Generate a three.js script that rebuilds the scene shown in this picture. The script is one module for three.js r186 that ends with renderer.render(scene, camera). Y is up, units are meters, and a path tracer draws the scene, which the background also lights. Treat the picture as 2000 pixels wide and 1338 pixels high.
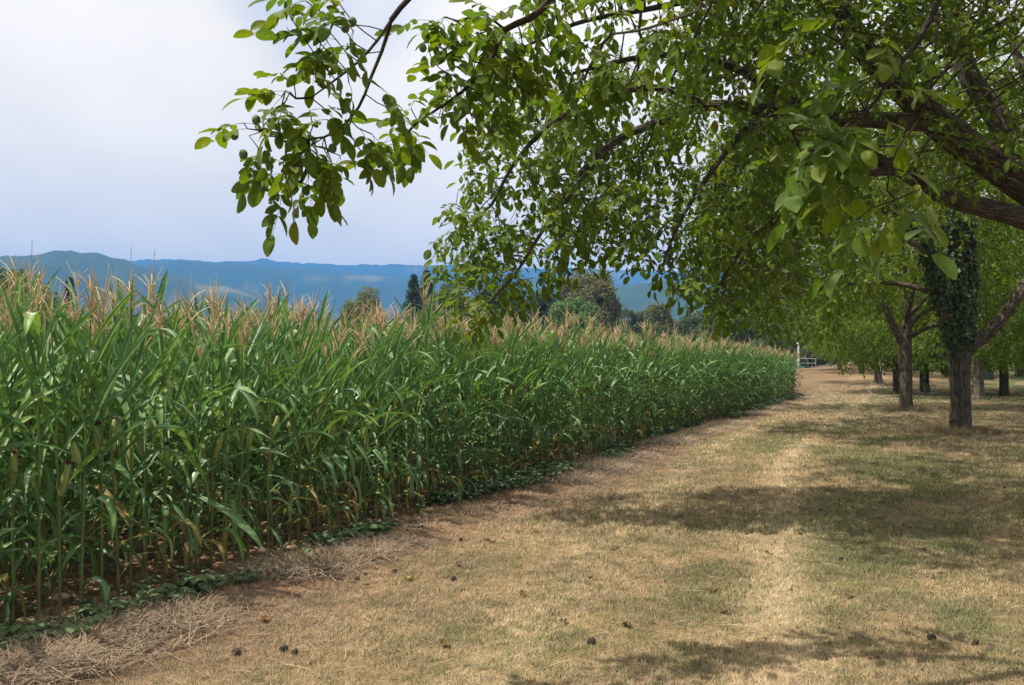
import * as THREE from 'three';
import { mergeGeometries } from 'three/addons/utils/BufferGeometryUtils.js';

// ---------------------------------------------------------------- camera, sky, sun, exposure
const scene = new THREE.Scene();
const F = 1800, EYE = 1.7, HOR = 705;                       // focal length in photo pixels, eye height, horizon row
const camera = new THREE.PerspectiveCamera(2 * Math.atan(669 / F) * 180 / Math.PI, 2000 / 1338, 0.1, 12000);
camera.position.set(0, EYE, 0);
camera.rotation.x = Math.atan((HOR - 669) / F);
scene.add(camera);

const renderer = new THREE.WebGLRenderer();
renderer.toneMapping = THREE.LinearToneMapping;
renderer.toneMappingExposure = 1.4;
renderer.shadowMap.enabled = true;

const SUN = new THREE.Vector3(-0.95, 2.05, 0.12).normalize();   // high, from the corn side
const sun = new THREE.DirectionalLight(new THREE.Color(1.0, 0.93, 0.82), 5);
sun.position.copy(SUN).multiplyScalar(200);
sun.castShadow = true;
sun.shadow.radius = 1;
Object.assign(sun.shadow.camera, { left: -60, right: 60, top: 60, bottom: -60, far: 500 });
scene.add(sun); scene.add(sun.target);

// ---------------------------------------------------------------- numbers
function rng(seed) { let a = seed >>> 0; return () => { a = (a + 0x6D2B79F5) | 0; let t = Math.imul(a ^ (a >>> 15), 1 | a); t = (t + Math.imul(t ^ (t >>> 7), 61 | t)) ^ t; return ((t ^ (t >>> 14)) >>> 0) / 4294967296; }; }
const hash2 = (x, y) => { let h = Math.imul(x | 0, 374761393) + Math.imul(y | 0, 668265263); h = Math.imul(h ^ (h >>> 13), 1274126177); return ((h ^ (h >>> 16)) >>> 0) / 4294967296; };
const lerp = (a, b, t) => a + (b - a) * t;
const clamp = (x, a = 0, b = 1) => Math.min(b, Math.max(a, x));
const sstep = (a, b, x) => { const t = clamp((x - a) / (b - a)); return t * t * (3 - 2 * t); };
function vnoise(x, y) { const i = Math.floor(x), j = Math.floor(y), u = x - i, v = y - j, a = u * u * (3 - 2 * u), b = v * v * (3 - 2 * v); return lerp(lerp(hash2(i, j), hash2(i + 1, j), a), lerp(hash2(i, j + 1), hash2(i + 1, j + 1), a), b); }
function fbm(x, y, o = 4) { let s = 0, a = 0.5, n = 0; for (let k = 0; k < o; k++) { s += a * vnoise(x, y); n += a; a *= 0.5; x = x * 2.03 + 17.3; y = y * 2.03 + 9.1; } return s / n; }
function curve(pts, x) { if (x <= pts[0][0]) return pts[0][1]; for (let k = 1; k < pts.length; k++) if (x <= pts[k][0]) { const [a, b] = pts[k - 1], [c, d] = pts[k]; return lerp(b, d, sstep(a, c, x)); } return pts[pts.length - 1][1]; }
const V = (x, y, z) => new THREE.Vector3(x, y, z);
const W = (X, Z, h = 0) => V(X, h, -Z);                      // X across, Z away from the camera, h up
const PX = (px, py, Z) => W((px - 1000) * Z / F, Z, EYE + (HOR - py) * Z / F);
const toPx = p => { const Z = -p.y * 0 - p.z; return [1000 + p.x * F / Z, HOR - (p.y - EYE) * F / Z, Z]; };

// sky: thin bright cloud with blue gaps, the same kind of sky all round
{
  const w = 2048, h = 1024, d = new Float32Array(w * h * 4);
  for (let j = 0; j < h; j++) for (let i = 0; i < w; i++) {
    const el = ((j + 0.5) / h - 0.5) * Math.PI, az = ((i + 0.5) / w) * 2 * Math.PI;
    const y = Math.sin(el), cx = Math.cos(el) * Math.cos(az), cz = Math.cos(el) * Math.sin(az);
    const e = Math.max(y, 0);
    const k = 1 / (e + 0.22);
    const n = fbm(cx * k * 0.9 + 31.7, cz * k * 0.9 + 12.4, 5), m = fbm(cx * k * 2.6 + 3.1, cz * k * 1.3 + 7.7, 4);
    const cover = sstep(0.16, 0.42, n * 0.8 + m * 0.2);
    const low = Math.exp(-e * 7);
    const blue = [lerp(0.17, 0.80, low), lerp(0.30, 0.76, low), lerp(0.60, 0.74, low)];
    const c = 0.83 + 0.30 * (m - 0.5) + 0.20 * low;
    const cloud = [c * (1.10 + 0.12 * low), c * 1.02, c * (0.90 - 0.10 * low)];
    const veil = Math.max(cover, 0.32 + 0.3 * low);
    const o = (j * w + i) * 4;
    for (let q = 0; q < 3; q++) d[o + q] = y < -0.02 ? 0.18 : lerp(blue[q], cloud[q], veil);
    d[o + 3] = 1;
  }
  const t = new THREE.DataTexture(d, w, h, THREE.RGBAFormat, THREE.FloatType);
  t.mapping = THREE.EquirectangularReflectionMapping; t.magFilter = t.minFilter = THREE.LinearFilter; t.needsUpdate = true;
  scene.background = t; scene.environment = t;
}
scene.fog = new THREE.FogExp2(new THREE.Color().setRGB(0.10, 0.39, 1.0), 0.00032);

// ---------------------------------------------------------------- helpers for objects
const taken = {};
function numbered(name) { const n = taken[name] = (taken[name] ?? -1) + 1; return n ? `${name}_${String(n).padStart(3, '0')}` : name; }
function tag(o, label, category, group, kind) { o.userData = { label, category }; if (group) o.userData.group = group; if (kind) o.userData.kind = kind; return o; }
function shade(o) { o.traverse(m => { if (m.isMesh) { m.castShadow = true; m.receiveShadow = true; } }); return o; }
function top(o, name, label, category, group, kind) { o.name = numbered(name); tag(o, label, category, group, kind); scene.add(o); return shade(o); }
function part(name, geo, mat, parent, kind) { const m = new THREE.Mesh(geo, mat); m.name = name; if (kind) m.userData.kind = kind; m.castShadow = m.receiveShadow = true; parent.add(m); return m; }
function structure(o, name) { o.name = name; o.userData.kind = 'structure'; scene.add(o); return shade(o); }
class GB {                                                   // collects triangles
  constructor() { this.p = []; this.u = []; this.c = []; this.i = []; }
  v(x, y, z, u = 0, w = 0, col) { this.p.push(x, y, z); this.u.push(u, w); if (col) this.c.push(...col); return this.p.length / 3 - 1; }
  t(a, b, c) { this.i.push(a, b, c); }
  q(a, b, c, d) { this.i.push(a, b, c, a, c, d); }
  build() {
    const g = new THREE.BufferGeometry();
    g.setAttribute('position', new THREE.Float32BufferAttribute(this.p, 3));
    g.setAttribute('uv', new THREE.Float32BufferAttribute(this.u, 2));
    if (this.c.length) g.setAttribute('color', new THREE.Float32BufferAttribute(this.c, 3));
    g.setIndex(this.i); g.computeVertexNormals(); return g;
  }
}
// a tapering tube through points, radii per point
function tube(gb, pts, rad, sides, { wob = 0, seed = 0, vscale = 1, cap = true, col } = {}) {
  let t = V(0, 0, 0), n = V(1, 0, 0), b = V(0, 0, 0), len = 0;
  const rings = [], tan = V(0, 0, 0);
  for (let k = 0; k < pts.length; k++) {
    tan.copy(pts[Math.min(k + 1, pts.length - 1)]).sub(pts[Math.max(k - 1, 0)]).normalize();
    if (k === 0) { n.set(Math.abs(tan.x) < 0.8 ? 1 : 0, 0, Math.abs(tan.x) < 0.8 ? 0 : 1); }
    n.addScaledVector(tan, -n.dot(tan)).normalize(); b.crossVectors(tan, n);
    if (k) len += pts[k].distanceTo(pts[k - 1]);
    const ring = [];
    for (let s = 0; s <= sides; s++) {
      const a = (s % sides) / sides * Math.PI * 2, c = Math.cos(a), q = Math.sin(a);
      const r = rad[k] * (1 + (wob ? wob * (fbm(c * 3 + seed, q * 3 + len * 0.9 + seed, 3) - 0.5) * 2 + wob * 0.8 * (vnoise(s % sides * 1.7 + seed, len * 0.7) - 0.5) : 0));
      ring.push(gb.v(pts[k].x + (n.x * c + b.x * q) * r, pts[k].y + (n.y * c + b.y * q) * r, pts[k].z + (n.z * c + b.z * q) * r, s / sides * Math.max(1, Math.round(rad[0] * 6.28 / vscale)), len / vscale, col));
    }
    rings.push(ring);
    if (k) for (let s = 0; s < sides; s++) gb.q(rings[k - 1][s], rings[k - 1][s + 1], ring[s + 1], ring[s]);
  }
  if (cap) { const e = pts[pts.length - 1], m = gb.v(e.x, e.y, e.z, 0, len / vscale, col), r = rings[rings.length - 1]; for (let s = 0; s < sides; s++) gb.t(r[s], r[s + 1], m); }
}
function canvasTex(w, h, draw, srgb = true) {
  const c = document.createElement('canvas'); c.width = w; c.height = h; draw(c.getContext('2d'), w, h);
  const t = new THREE.CanvasTexture(c); t.wrapS = t.wrapT = THREE.RepeatWrapping; if (srgb) t.colorSpace = THREE.SRGBColorSpace; t.needsUpdate = true; return t;
}
const lin = (r, g, b) => new THREE.Color().setRGB(r, g, b);

// ---------------------------------------------------------------- lie of the land
const ROWX = 0.395, ROWZ = 0.919;                            // direction of the maize rows
const side = (X, Z) => (X - 0.43 * (Z - 13)) * ROWZ;         // metres from the field's edge, path side positive
const skyA = [[-900, 540], [-400, 520], [0, 507], [60, 503], [120, 496], [180, 502], [230, 512], [300, 530], [420, 556], [560, 590], [700, 640], [1200, 700]];
const skyB = [[-900, 545], [0, 540], [230, 525], [290, 517], [330, 515], [480, 520], [500, 525], [620, 533], [760, 541], [900, 546], [1100, 547], [1300, 556], [1800, 560], [2900, 550]];
const skyC = [[-900, 515], [0, 520], [250, 512], [290, 506], [340, 508], [420, 512], [480, 513], [512, 508], [545, 513], [600, 517], [700, 519], [900, 522], [1100, 528], [1250, 530], [1350, 531], [1600, 535], [2900, 528]];
const skyD = [[-900, 720], [900, 690], [1050, 625], [1130, 590], [1180, 570], [1210, 557], [1250, 553], [1300, 548], [1350, 545], [1500, 541], [2900, 545]];
const ridges = [[1900, 480, skyA], [2700, 520, skyB], [4000, 700, skyC], [1350, 330, skyD]];
function land(X, Z, woods = true) {
  const r = Math.hypot(X, Z), s = side(X, Z);
  const rise = (Math.max(0, Math.min(Z, 125) - 48) * 0.027) * sstep(-22, 0, s) + 0.05 * (fbm(X * 0.35 + 5, Z * 0.35, 3) - 0.5) * sstep(1, 6, r);
  const fall = -16 * sstep(75, 230, r) * sstep(8, -45, s);
  let h = rise + fall;
  if (r > 180) {
    const az = Math.atan2(X, Math.max(Z, r * 0.34)), px = 1000 + F * Math.tan(az) * (Z < 0 ? 1 : 1), cz = Math.cos(az);
    let f = -38 + 26 * (fbm(X * 0.0016 + 4, Z * 0.0016, 4) - 0.5);
    for (const [D, w, sk] of ridges) {
      const t = EYE + (HOR - curve(sk, px)) * D * cz / F, q = (r - D) / (r < D ? w : w * 0.7);
      const g = Math.exp(-q * q) * (0.93 + 0.14 * fbm(X * 0.003 + D, Z * 0.003, 3));
      f = Math.max(f, lerp(-38, t, Math.min(1, g)));
    }
    if (woods) f += wood(X, Z) * 9 * (fbm(X * 0.05, Z * 0.05, 2) - 0.25) * sstep(300, 800, r);
    h = lerp(h, f, sstep(180, 420, r));
  }
  return h;
}
function wood(X, Z) {                                        // 1 where forest stands on the far hills, 0 on fields
  const n = fbm(X * 0.004 + 3, Z * 0.004 + 8, 4), c = vnoise(X * 0.011 + 40, Z * 0.006);
  return sstep(0.665, 0.635, n * 0.7 + c * 0.3);
}
function onGround(px, py) {                                  // where the ray through a photo pixel meets the ground
  let a = 1, b = 1;
  for (let Z = 2; Z < 170; Z += 0.05) { const h = EYE + (HOR - py) * Z / F; if (h <= land((px - 1000) * Z / F, Z)) { b = Z; break; } a = Z; b = Z; }
  const X = (px - 1000) * b / F; return { X, Z: b, h: land(X, b) };
}
// dry mown grass: brown straw beside the maize, pale wheel track, greener under the trees
function groundColor(X, Z) {
  const s = side(X, Z), al = X * ROWX + Z * ROWZ;
  const big = fbm(s * 0.45 + 11, al * 0.22 + 3, 4), fine = fbm(X * 2.3, Z * 2.3 + 40, 3), pat = fbm(s * 1.1 + 50, al * 0.6 + 20, 4);
  let c = [0.30, 0.225, 0.135];
  const mixc = (d, t) => { t = clamp(t); c = c.map((x, k) => lerp(x, d[k], t)); };
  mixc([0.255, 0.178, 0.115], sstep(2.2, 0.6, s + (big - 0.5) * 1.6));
  let green = sstep(0.50, 0.66, pat * 0.6 + big * 0.4) * sstep(0.9, 3.0, s) * 0.75;
  green += sstep(0.45, 0.6, big) * sstep(4.0, 7.0, s) * 0.35 + sstep(26, 34, Z) * sstep(48, 40, Z) * 0.35 * sstep(0.4, 0.6, pat);
  mixc([0.15, 0.145, 0.065], green);
  mixc([0.085, 0.13, 0.035], sstep(41, 50, Z) * sstep(6, 10, s) * 0.9 * sstep(0.32, 0.5, pat));
  const track = 3.2 + 0.13 * Math.max(0, 15 - Z) + 0.25 * (vnoise(al * 0.15, 3) - 0.5);
  for (const [o, w] of [[0, 0.30], [-1.5, 0.26]]) mixc([0.46, 0.37, 0.24], 0.55 * Math.exp(-Math.pow((s - track - o) / w, 2)) * sstep(0.25, 0.6, fine * 0.6 + pat * 0.5));
  mixc([0.265, 0.195, 0.115], sstep(46, 56, Z) * sstep(4.2, 2.0, Math.abs(s + 0.12 * (Z - 46))) * 0.9);
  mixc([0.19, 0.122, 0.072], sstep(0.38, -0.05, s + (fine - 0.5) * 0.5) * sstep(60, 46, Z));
  const k = 0.5 + 0.55 * fine + 0.55 * big; return c.map(x => x * k);
}

// ground texture: matted straw
const strawTex = canvasTex(1536, 1536, (g, w, h) => {
  const R = rng(5); g.fillStyle = '#a39a8c'; g.fillRect(0, 0, w, h);
  for (let k = 0; k < 2600; k++) { const v = 90 + R() * 70; g.fillStyle = `rgba(${v | 0},${v * 0.92 | 0},${v * 0.8 | 0},0.35)`; g.beginPath(); g.arc(R() * w, R() * h, 3 + R() * 14, 0, 7); g.fill(); }
  for (let k = 0; k < 42000; k++) {
    const v = R() < 0.4 ? 70 + R() * 70 : 165 + R() * 90, x = R() * w, y = R() * h, a = R() * 6.3, l = 6 + R() * 26;
    g.strokeStyle = `rgba(${Math.min(255, v) | 0},${v * 0.95 | 0},${v * 0.84 | 0},0.55)`; g.lineWidth = 0.8 + R() * 1.6; g.beginPath();
    for (const ox of [-w, 0, w]) for (const oy of [-h, 0, h]) { if (x + ox < -40 || x + ox > w + 40 || y + oy < -40 || y + oy > h + 40) continue; g.moveTo(x + ox, y + oy); g.quadraticCurveTo(x + ox + Math.cos(a + 0.4) * l * 0.5, y + oy + Math.sin(a + 0.4) * l * 0.5, x + ox + Math.cos(a) * l, y + oy + Math.sin(a) * l); }
    g.stroke();
  }
});
const strawBump = strawTex.clone(); strawBump.colorSpace = THREE.NoColorSpace; strawBump.needsUpdate = true;

const hay = (X, Z) => { const s = side(X, Z), al = X * ROWX + Z * ROWZ; return -0.09 * Math.exp(-Math.pow((s - 0.75 - 0.35 * (vnoise(al * 0.5, 8) - 0.5)) / 0.28, 2)) * vnoise(al * 0.9, s * 2) * sstep(48, 40, Z) - 0.022 * (fbm(X * 4, Z * 4, 3) - 0.5) + 0.05 * sstep(0.1, -0.4, s) * sstep(50, 40, Z); };
function polarSheet(radii, angles, colorAt, lower, woods) {
  const gb = new GB(), row = angles.length;
  for (const r of radii) for (const a of angles) {
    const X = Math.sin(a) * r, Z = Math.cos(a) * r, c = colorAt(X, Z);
    let h = land(X, Z, woods) - lower(X, Z);
    gb.v(X, h, -Z, X / 2.6, Z / 2.6, c);
  }
  for (let j = 0; j + 1 < radii.length; j++) for (let i = 0; i + 1 < row; i++) gb.q(j * row + i, j * row + i + 1, (j + 1) * row + i + 1, (j + 1) * row + i);
  return gb.build();
}
const fan = (n, wide, rest) => { const a = []; for (let k = 0; k < rest; k++) a.push(lerp(-Math.PI, -wide, k / rest)); for (let k = 0; k <= n; k++) a.push(lerp(-wide, wide, k / n)); for (let k = 1; k <= rest; k++) a.push(lerp(wide, Math.PI, k / rest)); return a; };
const geo = (a, b, n) => Array.from({ length: n }, (_, k) => a * Math.pow(b / a, k / (n - 1)));
{
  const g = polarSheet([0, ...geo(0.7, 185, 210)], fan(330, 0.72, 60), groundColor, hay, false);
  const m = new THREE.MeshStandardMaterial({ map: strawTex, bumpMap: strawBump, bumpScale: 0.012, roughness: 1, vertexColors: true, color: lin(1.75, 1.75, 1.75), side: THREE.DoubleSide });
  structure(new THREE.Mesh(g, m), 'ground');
}
{
  const tone = (X, Z) => {
    const f = wood(X, Z), n = fbm(X * 0.02, Z * 0.02, 3), id = vnoise(X * 0.004 + 9, Z * 0.007 + 2), m2 = fbm(X * 0.06, Z * 0.06, 2);
    const field = id > 0.55 ? [0.12, 0.115, 0.05] : id > 0.4 ? [0.07, 0.09, 0.033] : [0.11, 0.09, 0.05];
    const forest = [0.013 + 0.02 * n * m2, 0.036 + 0.04 * n * m2, 0.015 + 0.010 * n];
    return field.map((x, k) => lerp(x, forest[k], f));
  };
  const g = polarSheet(geo(170, 6500, 170), fan(1100, 0.66, 70), tone, (X, Z) => 0.5 * sstep(230, 170, Math.hypot(X, Z)), true);
  structure(new THREE.Mesh(g, new THREE.MeshStandardMaterial({ vertexColors: true, roughness: 1, side: THREE.DoubleSide })), 'hills');
}

// ---------------------------------------------------------------- maize
const maizeTex = (pale, dark, rib, seed) => canvasTex(96, 512, (g, w, h) => {
  const R = rng(seed); g.fillStyle = dark; g.fillRect(0, 0, w, h);
  for (let k = 0; k < 46; k++) { g.fillStyle = R() < 0.5 ? pale : dark; g.globalAlpha = 0.15 + R() * 0.35; g.fillRect(R() * w, 0, 0.6 + R() * 2, h); }
  for (let k = 0; k < 60; k++) { g.fillStyle = R() < 0.5 ? pale : '#203010'; g.globalAlpha = 0.06 + R() * 0.1; g.fillRect(R() * w, R() * h, 3 + R() * 14, 20 + R() * 90); }
  g.globalAlpha = 0.9; g.fillStyle = rib; g.fillRect(w / 2 - 3.2, 0, 6.4, h * 0.7); g.globalAlpha = 0.6; g.fillRect(w / 2 - 2, h * 0.7, 4, h * 0.3); g.globalAlpha = 1;
});
const leafSkin = o => new THREE.MeshPhysicalMaterial({ roughness: 1, transmission: 0.40, thickness: 0, side: THREE.DoubleSide, ...o });
const maizeLeafMats = [
  leafSkin({ map: maizeTex('#88ac48', '#568534', '#b6c684', 1), clearcoat: 0.75, clearcoatRoughness: 0.40 }),
  leafSkin({ map: maizeTex('#78a350', '#47783a', '#a9bd84', 2), clearcoat: 0.85, clearcoatRoughness: 0.36 }),
  leafSkin({ map: maizeTex('#98b346', '#6a922e', '#c0c880', 3), clearcoat: 0.65, clearcoatRoughness: 0.44 }),
  leafSkin({ map: maizeTex('#b5a259', '#93803a', '#c9b878', 4), clearcoat: 0.1, clearcoatRoughness: 0.5 }),
];
const stalkMat = new THREE.MeshPhysicalMaterial({ color: lin(0.12, 0.16, 0.045), roughness: 0.55, vertexColors: true });
const huskMat = new THREE.MeshPhysicalMaterial({ color: lin(0.25, 0.30, 0.085), roughness: 0.6 });
const silkMat = new THREE.MeshStandardMaterial({ color: lin(0.07, 0.025, 0.014), roughness: 0.9 });
const tasselMats = [lin(0.58, 0.42, 0.24), lin(0.52, 0.42, 0.22), lin(0.48, 0.32, 0.19)].map(c => new THREE.MeshStandardMaterial({ color: c, roughness: 0.9, side: THREE.DoubleSide }));

function maizeLeaf(R, o) {                                    // o: y0, az, L, w, th0 (from vertical), bend, roll, wave, kink
  const gb = new GB(), N = 10, M = 4, dirx = Math.cos(o.az), dirz = Math.sin(o.az), tx = -dirz, tz = dirx;
  let x = 0.010, y = o.y0, th = o.th0, sway = 0;
  const ph = R() * 6, tw = (R() - 0.5) * 0.9, rows = [], sw = (R() - 0.5) * 0.5;
  for (let k = 0; k <= N; k++) {
    const t = k / N, ds = o.L / N;
    if (k) { x += Math.sin(th) * ds; y += Math.cos(th) * ds; sway += sw * t * ds; th += o.bend / N * (0.35 + 1.5 * t) + (o.kink && k === o.kink ? 0.9 : 0); th = Math.min(th, 3.0); }
    const w = o.w * Math.pow(Math.sin(Math.PI * clamp(0.10 + 0.9 * t * 0.5 + 0.40 * (1 - t) * t * 0 + 0, 0, 1) * 1.0), 1) * (t < 0.3 ? 0.62 + 1.27 * t : 1) * Math.pow(1 - t * t * t, 0.8) + 0.002;
    const roll = lerp(1.6, o.roll, sstep(0, 0.25, t)), a0 = Math.max(0.15, roll), rad = w / a0, row = [];
    const nx = -Math.cos(th), ny = Math.sin(th);            // leaf's upper side
    for (let m = 0; m <= M; m++) {
      const f = m / M - 0.5, a = f * a0, lat = Math.sin(a) * rad, up = (1 - Math.cos(a)) * rad + o.wave * Math.abs(f) * 2 * Math.sin(ph + t * 17 + (f > 0 ? 1.7 : 0)) * sstep(0, 0.2, t);
      const c = Math.cos(tw * t), s = Math.sin(tw * t), l2 = lat * c - up * s, u2 = lat * s + up * c;
      row.push(gb.v(dirx * (x + nx * u2) + tx * (l2 + sway), y + ny * u2, dirz * (x + nx * u2) + tz * (l2 + sway), m / M, t));
    }
    rows.push(row);
    if (k) for (let m = 0; m < M; m++) gb.q(rows[k - 1][m], rows[k - 1][m + 1], row[m + 1], row[m]);
  }
  return gb.build();
}
function maizeTemplate(seed, edge) {
  const R = rng(seed * 977 + 13), root = new THREE.Group(), H = 1.66 + R() * 0.30;
  const lean = (R() - 0.5) * 0.05, lean2 = (R() - 0.5) * 0.05;
  const at = y => V(lean * y * y * 0.5, y, lean2 * y * y * 0.5);
  { const gb = new GB(), P = [], r = [], nn = 13; let cols = [];
    for (let k = 0; k <= nn * 2; k++) { const t = k / (nn * 2), y = t * (H + 0.28); P.push(at(y)); r.push((0.0125 - 0.0088 * Math.pow(t, 1.2)) * (k % 2 ? 1 : 1.16)); }
    tube(gb, P, r, 7);
    for (let k = 0; k < gb.p.length / 3; k++) { const y = gb.p[k * 3 + 1], n = vnoise(y * 9 + seed * 7, 2); const c = y < 0.32 ? [0.85 + n * 0.7, 0.62 + n * 0.4, 0.8] : n > 0.62 && y < 1.0 ? [1.35, 0.95, 0.8] : [0.8 + 0.4 * n, 0.95 + 0.2 * n, 0.9]; gb.c.push(...c); }
    part('stalk', gb.build(), stalkMat, root); }
  const nl = 13 + (R() * 3 | 0), plane = R() * 6.28;
  for (let k = 0; k < nl; k++) {
    const t = k / (nl - 1), y0 = lerp(0.22, H - 0.02, Math.pow(t, 0.92)) + (R() - 0.5) * 0.05;
    const az = plane + (k % 2 ? Math.PI : 0) + (R() - 0.5) * 0.9;
    let o;
    if (t > 0.62) { const soft = R() < 0.16; o = { L: lerp(0.88, 0.54, (t - 0.62) / 0.38) * (0.85 + R() * 0.35), w: 0.088, th0: 0.24 + R() * 0.58, bend: soft ? 1.2 + R() : -0.05 + R() * 0.35, roll: soft ? 1.2 : 2.9 + R() * 1.8, wave: 0.004, kink: soft && R() < 0.5 ? 5 : 0 }; }
    else if (t > 0.3) o = { L: 0.74 + R() * 0.28, w: 0.082 + R() * 0.022, th0: 0.38 + R() * 0.45, bend: 0.3 + R() * 1.6, roll: R() < 0.62 ? 2.6 + R() * 1.6 : 0.9 + R() * 0.9, wave: 0.009, kink: R() < 0.2 ? 4 + (R() * 4 | 0) : 0 };
    else o = { L: 0.46 + R() * 0.34, w: 0.056 + R() * 0.03, th0: 0.55 + R() * 0.5, bend: 1.2 + R() * 1.9, roll: 0.8 + R() * 2, wave: 0.008, kink: R() < 0.3 ? 3 + (R() * 4 | 0) : 0 };
    const p = at(y0), g = maizeLeaf(R, { ...o, y0, az }); g.translate(p.x, 0, p.z);
    const dry = t < 0.12 ? R() < 0.5 : t < 0.25 && R() < 0.10;
    part('leaf', g, maizeLeafMats[dry ? 3 : R() < 0.45 ? 0 : R() < 0.7 ? 1 : 2], root);
  }
  const ears = R() < 0.75 ? 1 : 0;
  for (let k = 0; k < ears; k++) {
    const y0 = 0.9 + R() * 0.25, a = R() * 6.28, p = at(y0), gb = new GB(), d = V(Math.cos(a) * 0.3, 1, Math.sin(a) * 0.3).normalize(), P = [], r = [];
    for (let q = 0; q <= 8; q++) { const t = q / 8; P.push(p.clone().addScaledVector(d, 0.23 * t).add(V(Math.cos(a) * 0.02, 0, Math.sin(a) * 0.02))); r.push(0.006 + 0.021 * Math.pow(Math.sin(Math.PI * (0.12 + 0.78 * t)), 0.8)); }
    tube(gb, P, r, 9, { wob: 0.12, seed: seed + k * 3 });
    const ear = part('ear', gb.build(), huskMat, root), sb = new GB(), tip = P[8];
    for (let q = 0; q < 11; q++) { const e = V(R() - 0.5, 0.35 + R() * 0.5 - 0.5, R() - 0.5).normalize().multiplyScalar(0.045), mid = tip.clone().addScaledVector(d, 0.025).addScaledVector(e, 0.5); tube(sb, [tip.clone().addScaledVector(d, -0.01), mid, mid.clone().addScaledVector(e, 0.6).add(V(0, -0.022, 0))], [0.005, 0.005, 0.002], 3); }
    part('silk', sb.build(), silkMat, ear);
  }
  { const gb = new GB(), y0 = H + 0.20, n = 6 + (R() * 5 | 0), tall = 0.30 + R() * 0.20;
    const spike = (a, th, L, from, curl) => { const P = [], r = []; let x = 0, y = from, q = th; for (let k = 0; k <= 7; k++) { P.push(at(y).add(V(Math.cos(a) * x, 0, Math.sin(a) * x))); r.push((k === 0 ? 0.0022 : 0.0062 - 0.0036 * k / 7) * (k % 2 ? 1.15 : 0.8)); x += Math.sin(q) * L / 7; y += Math.cos(q) * L / 7; q += curl / 7; } tube(gb, P, r, 4); };
    spike(0, (R() - 0.5) * 0.1, tall, y0, (R() - 0.5) * 0.3);
    for (let k = 0; k < n; k++) spike(R() * 6.28, 0.22 + R() * 0.4, 0.15 + R() * 0.12, y0 + 0.01 + 0.17 * k / n, (R() - 0.25) * 1.5);
    part('tassel', gb.build(), tasselMats[(R() * 3) | 0], root); }
  return root;
}
const NT = 14, maizeKinds = Array.from({ length: NT }, (_, k) => maizeTemplate(k + 1));
const plants = [];
{
  const R = rng(77);
  for (let j = 0; j < 86; j++) {
    for (let t = -30; t < 90; t += 0.165) {
      const u = t + (R() - 0.5) * 0.07, s = -0.1 - j * 0.71 + (R() - 0.5) * 0.06, X = 0.43 * -13 + ROWX * (u + 13 * ROWZ) * 1 + s * ROWZ, Z = (u + 13 * ROWZ) * ROWZ - s * ROWX;
      const a = R(), b = R(), c = R(), d = R(), e = R();
      if (Z < 2.4 || a < 0.04) continue;
      if (Z > 46 + 0.25 * Math.abs(s) || Math.abs(s) > 58) continue;
      if (X < -0.60 * Z - 1.6 || X > 0.60 * Z + 2) continue;
      plants.push({ X, Z, s: side(X, Z), j, kind: b * NT | 0, turn: c * 6.28, k: (0.9 + d * 0.17 + (d > 0.93 ? 0.06 : 0)) * lerp(1, 0.93, sstep(25, 50, Z)) * (j === 0 ? 0.97 : 1), lean: (e - 0.5) * 0.09, score: Z + 2.1 * j });
    }
  }
}
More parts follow.
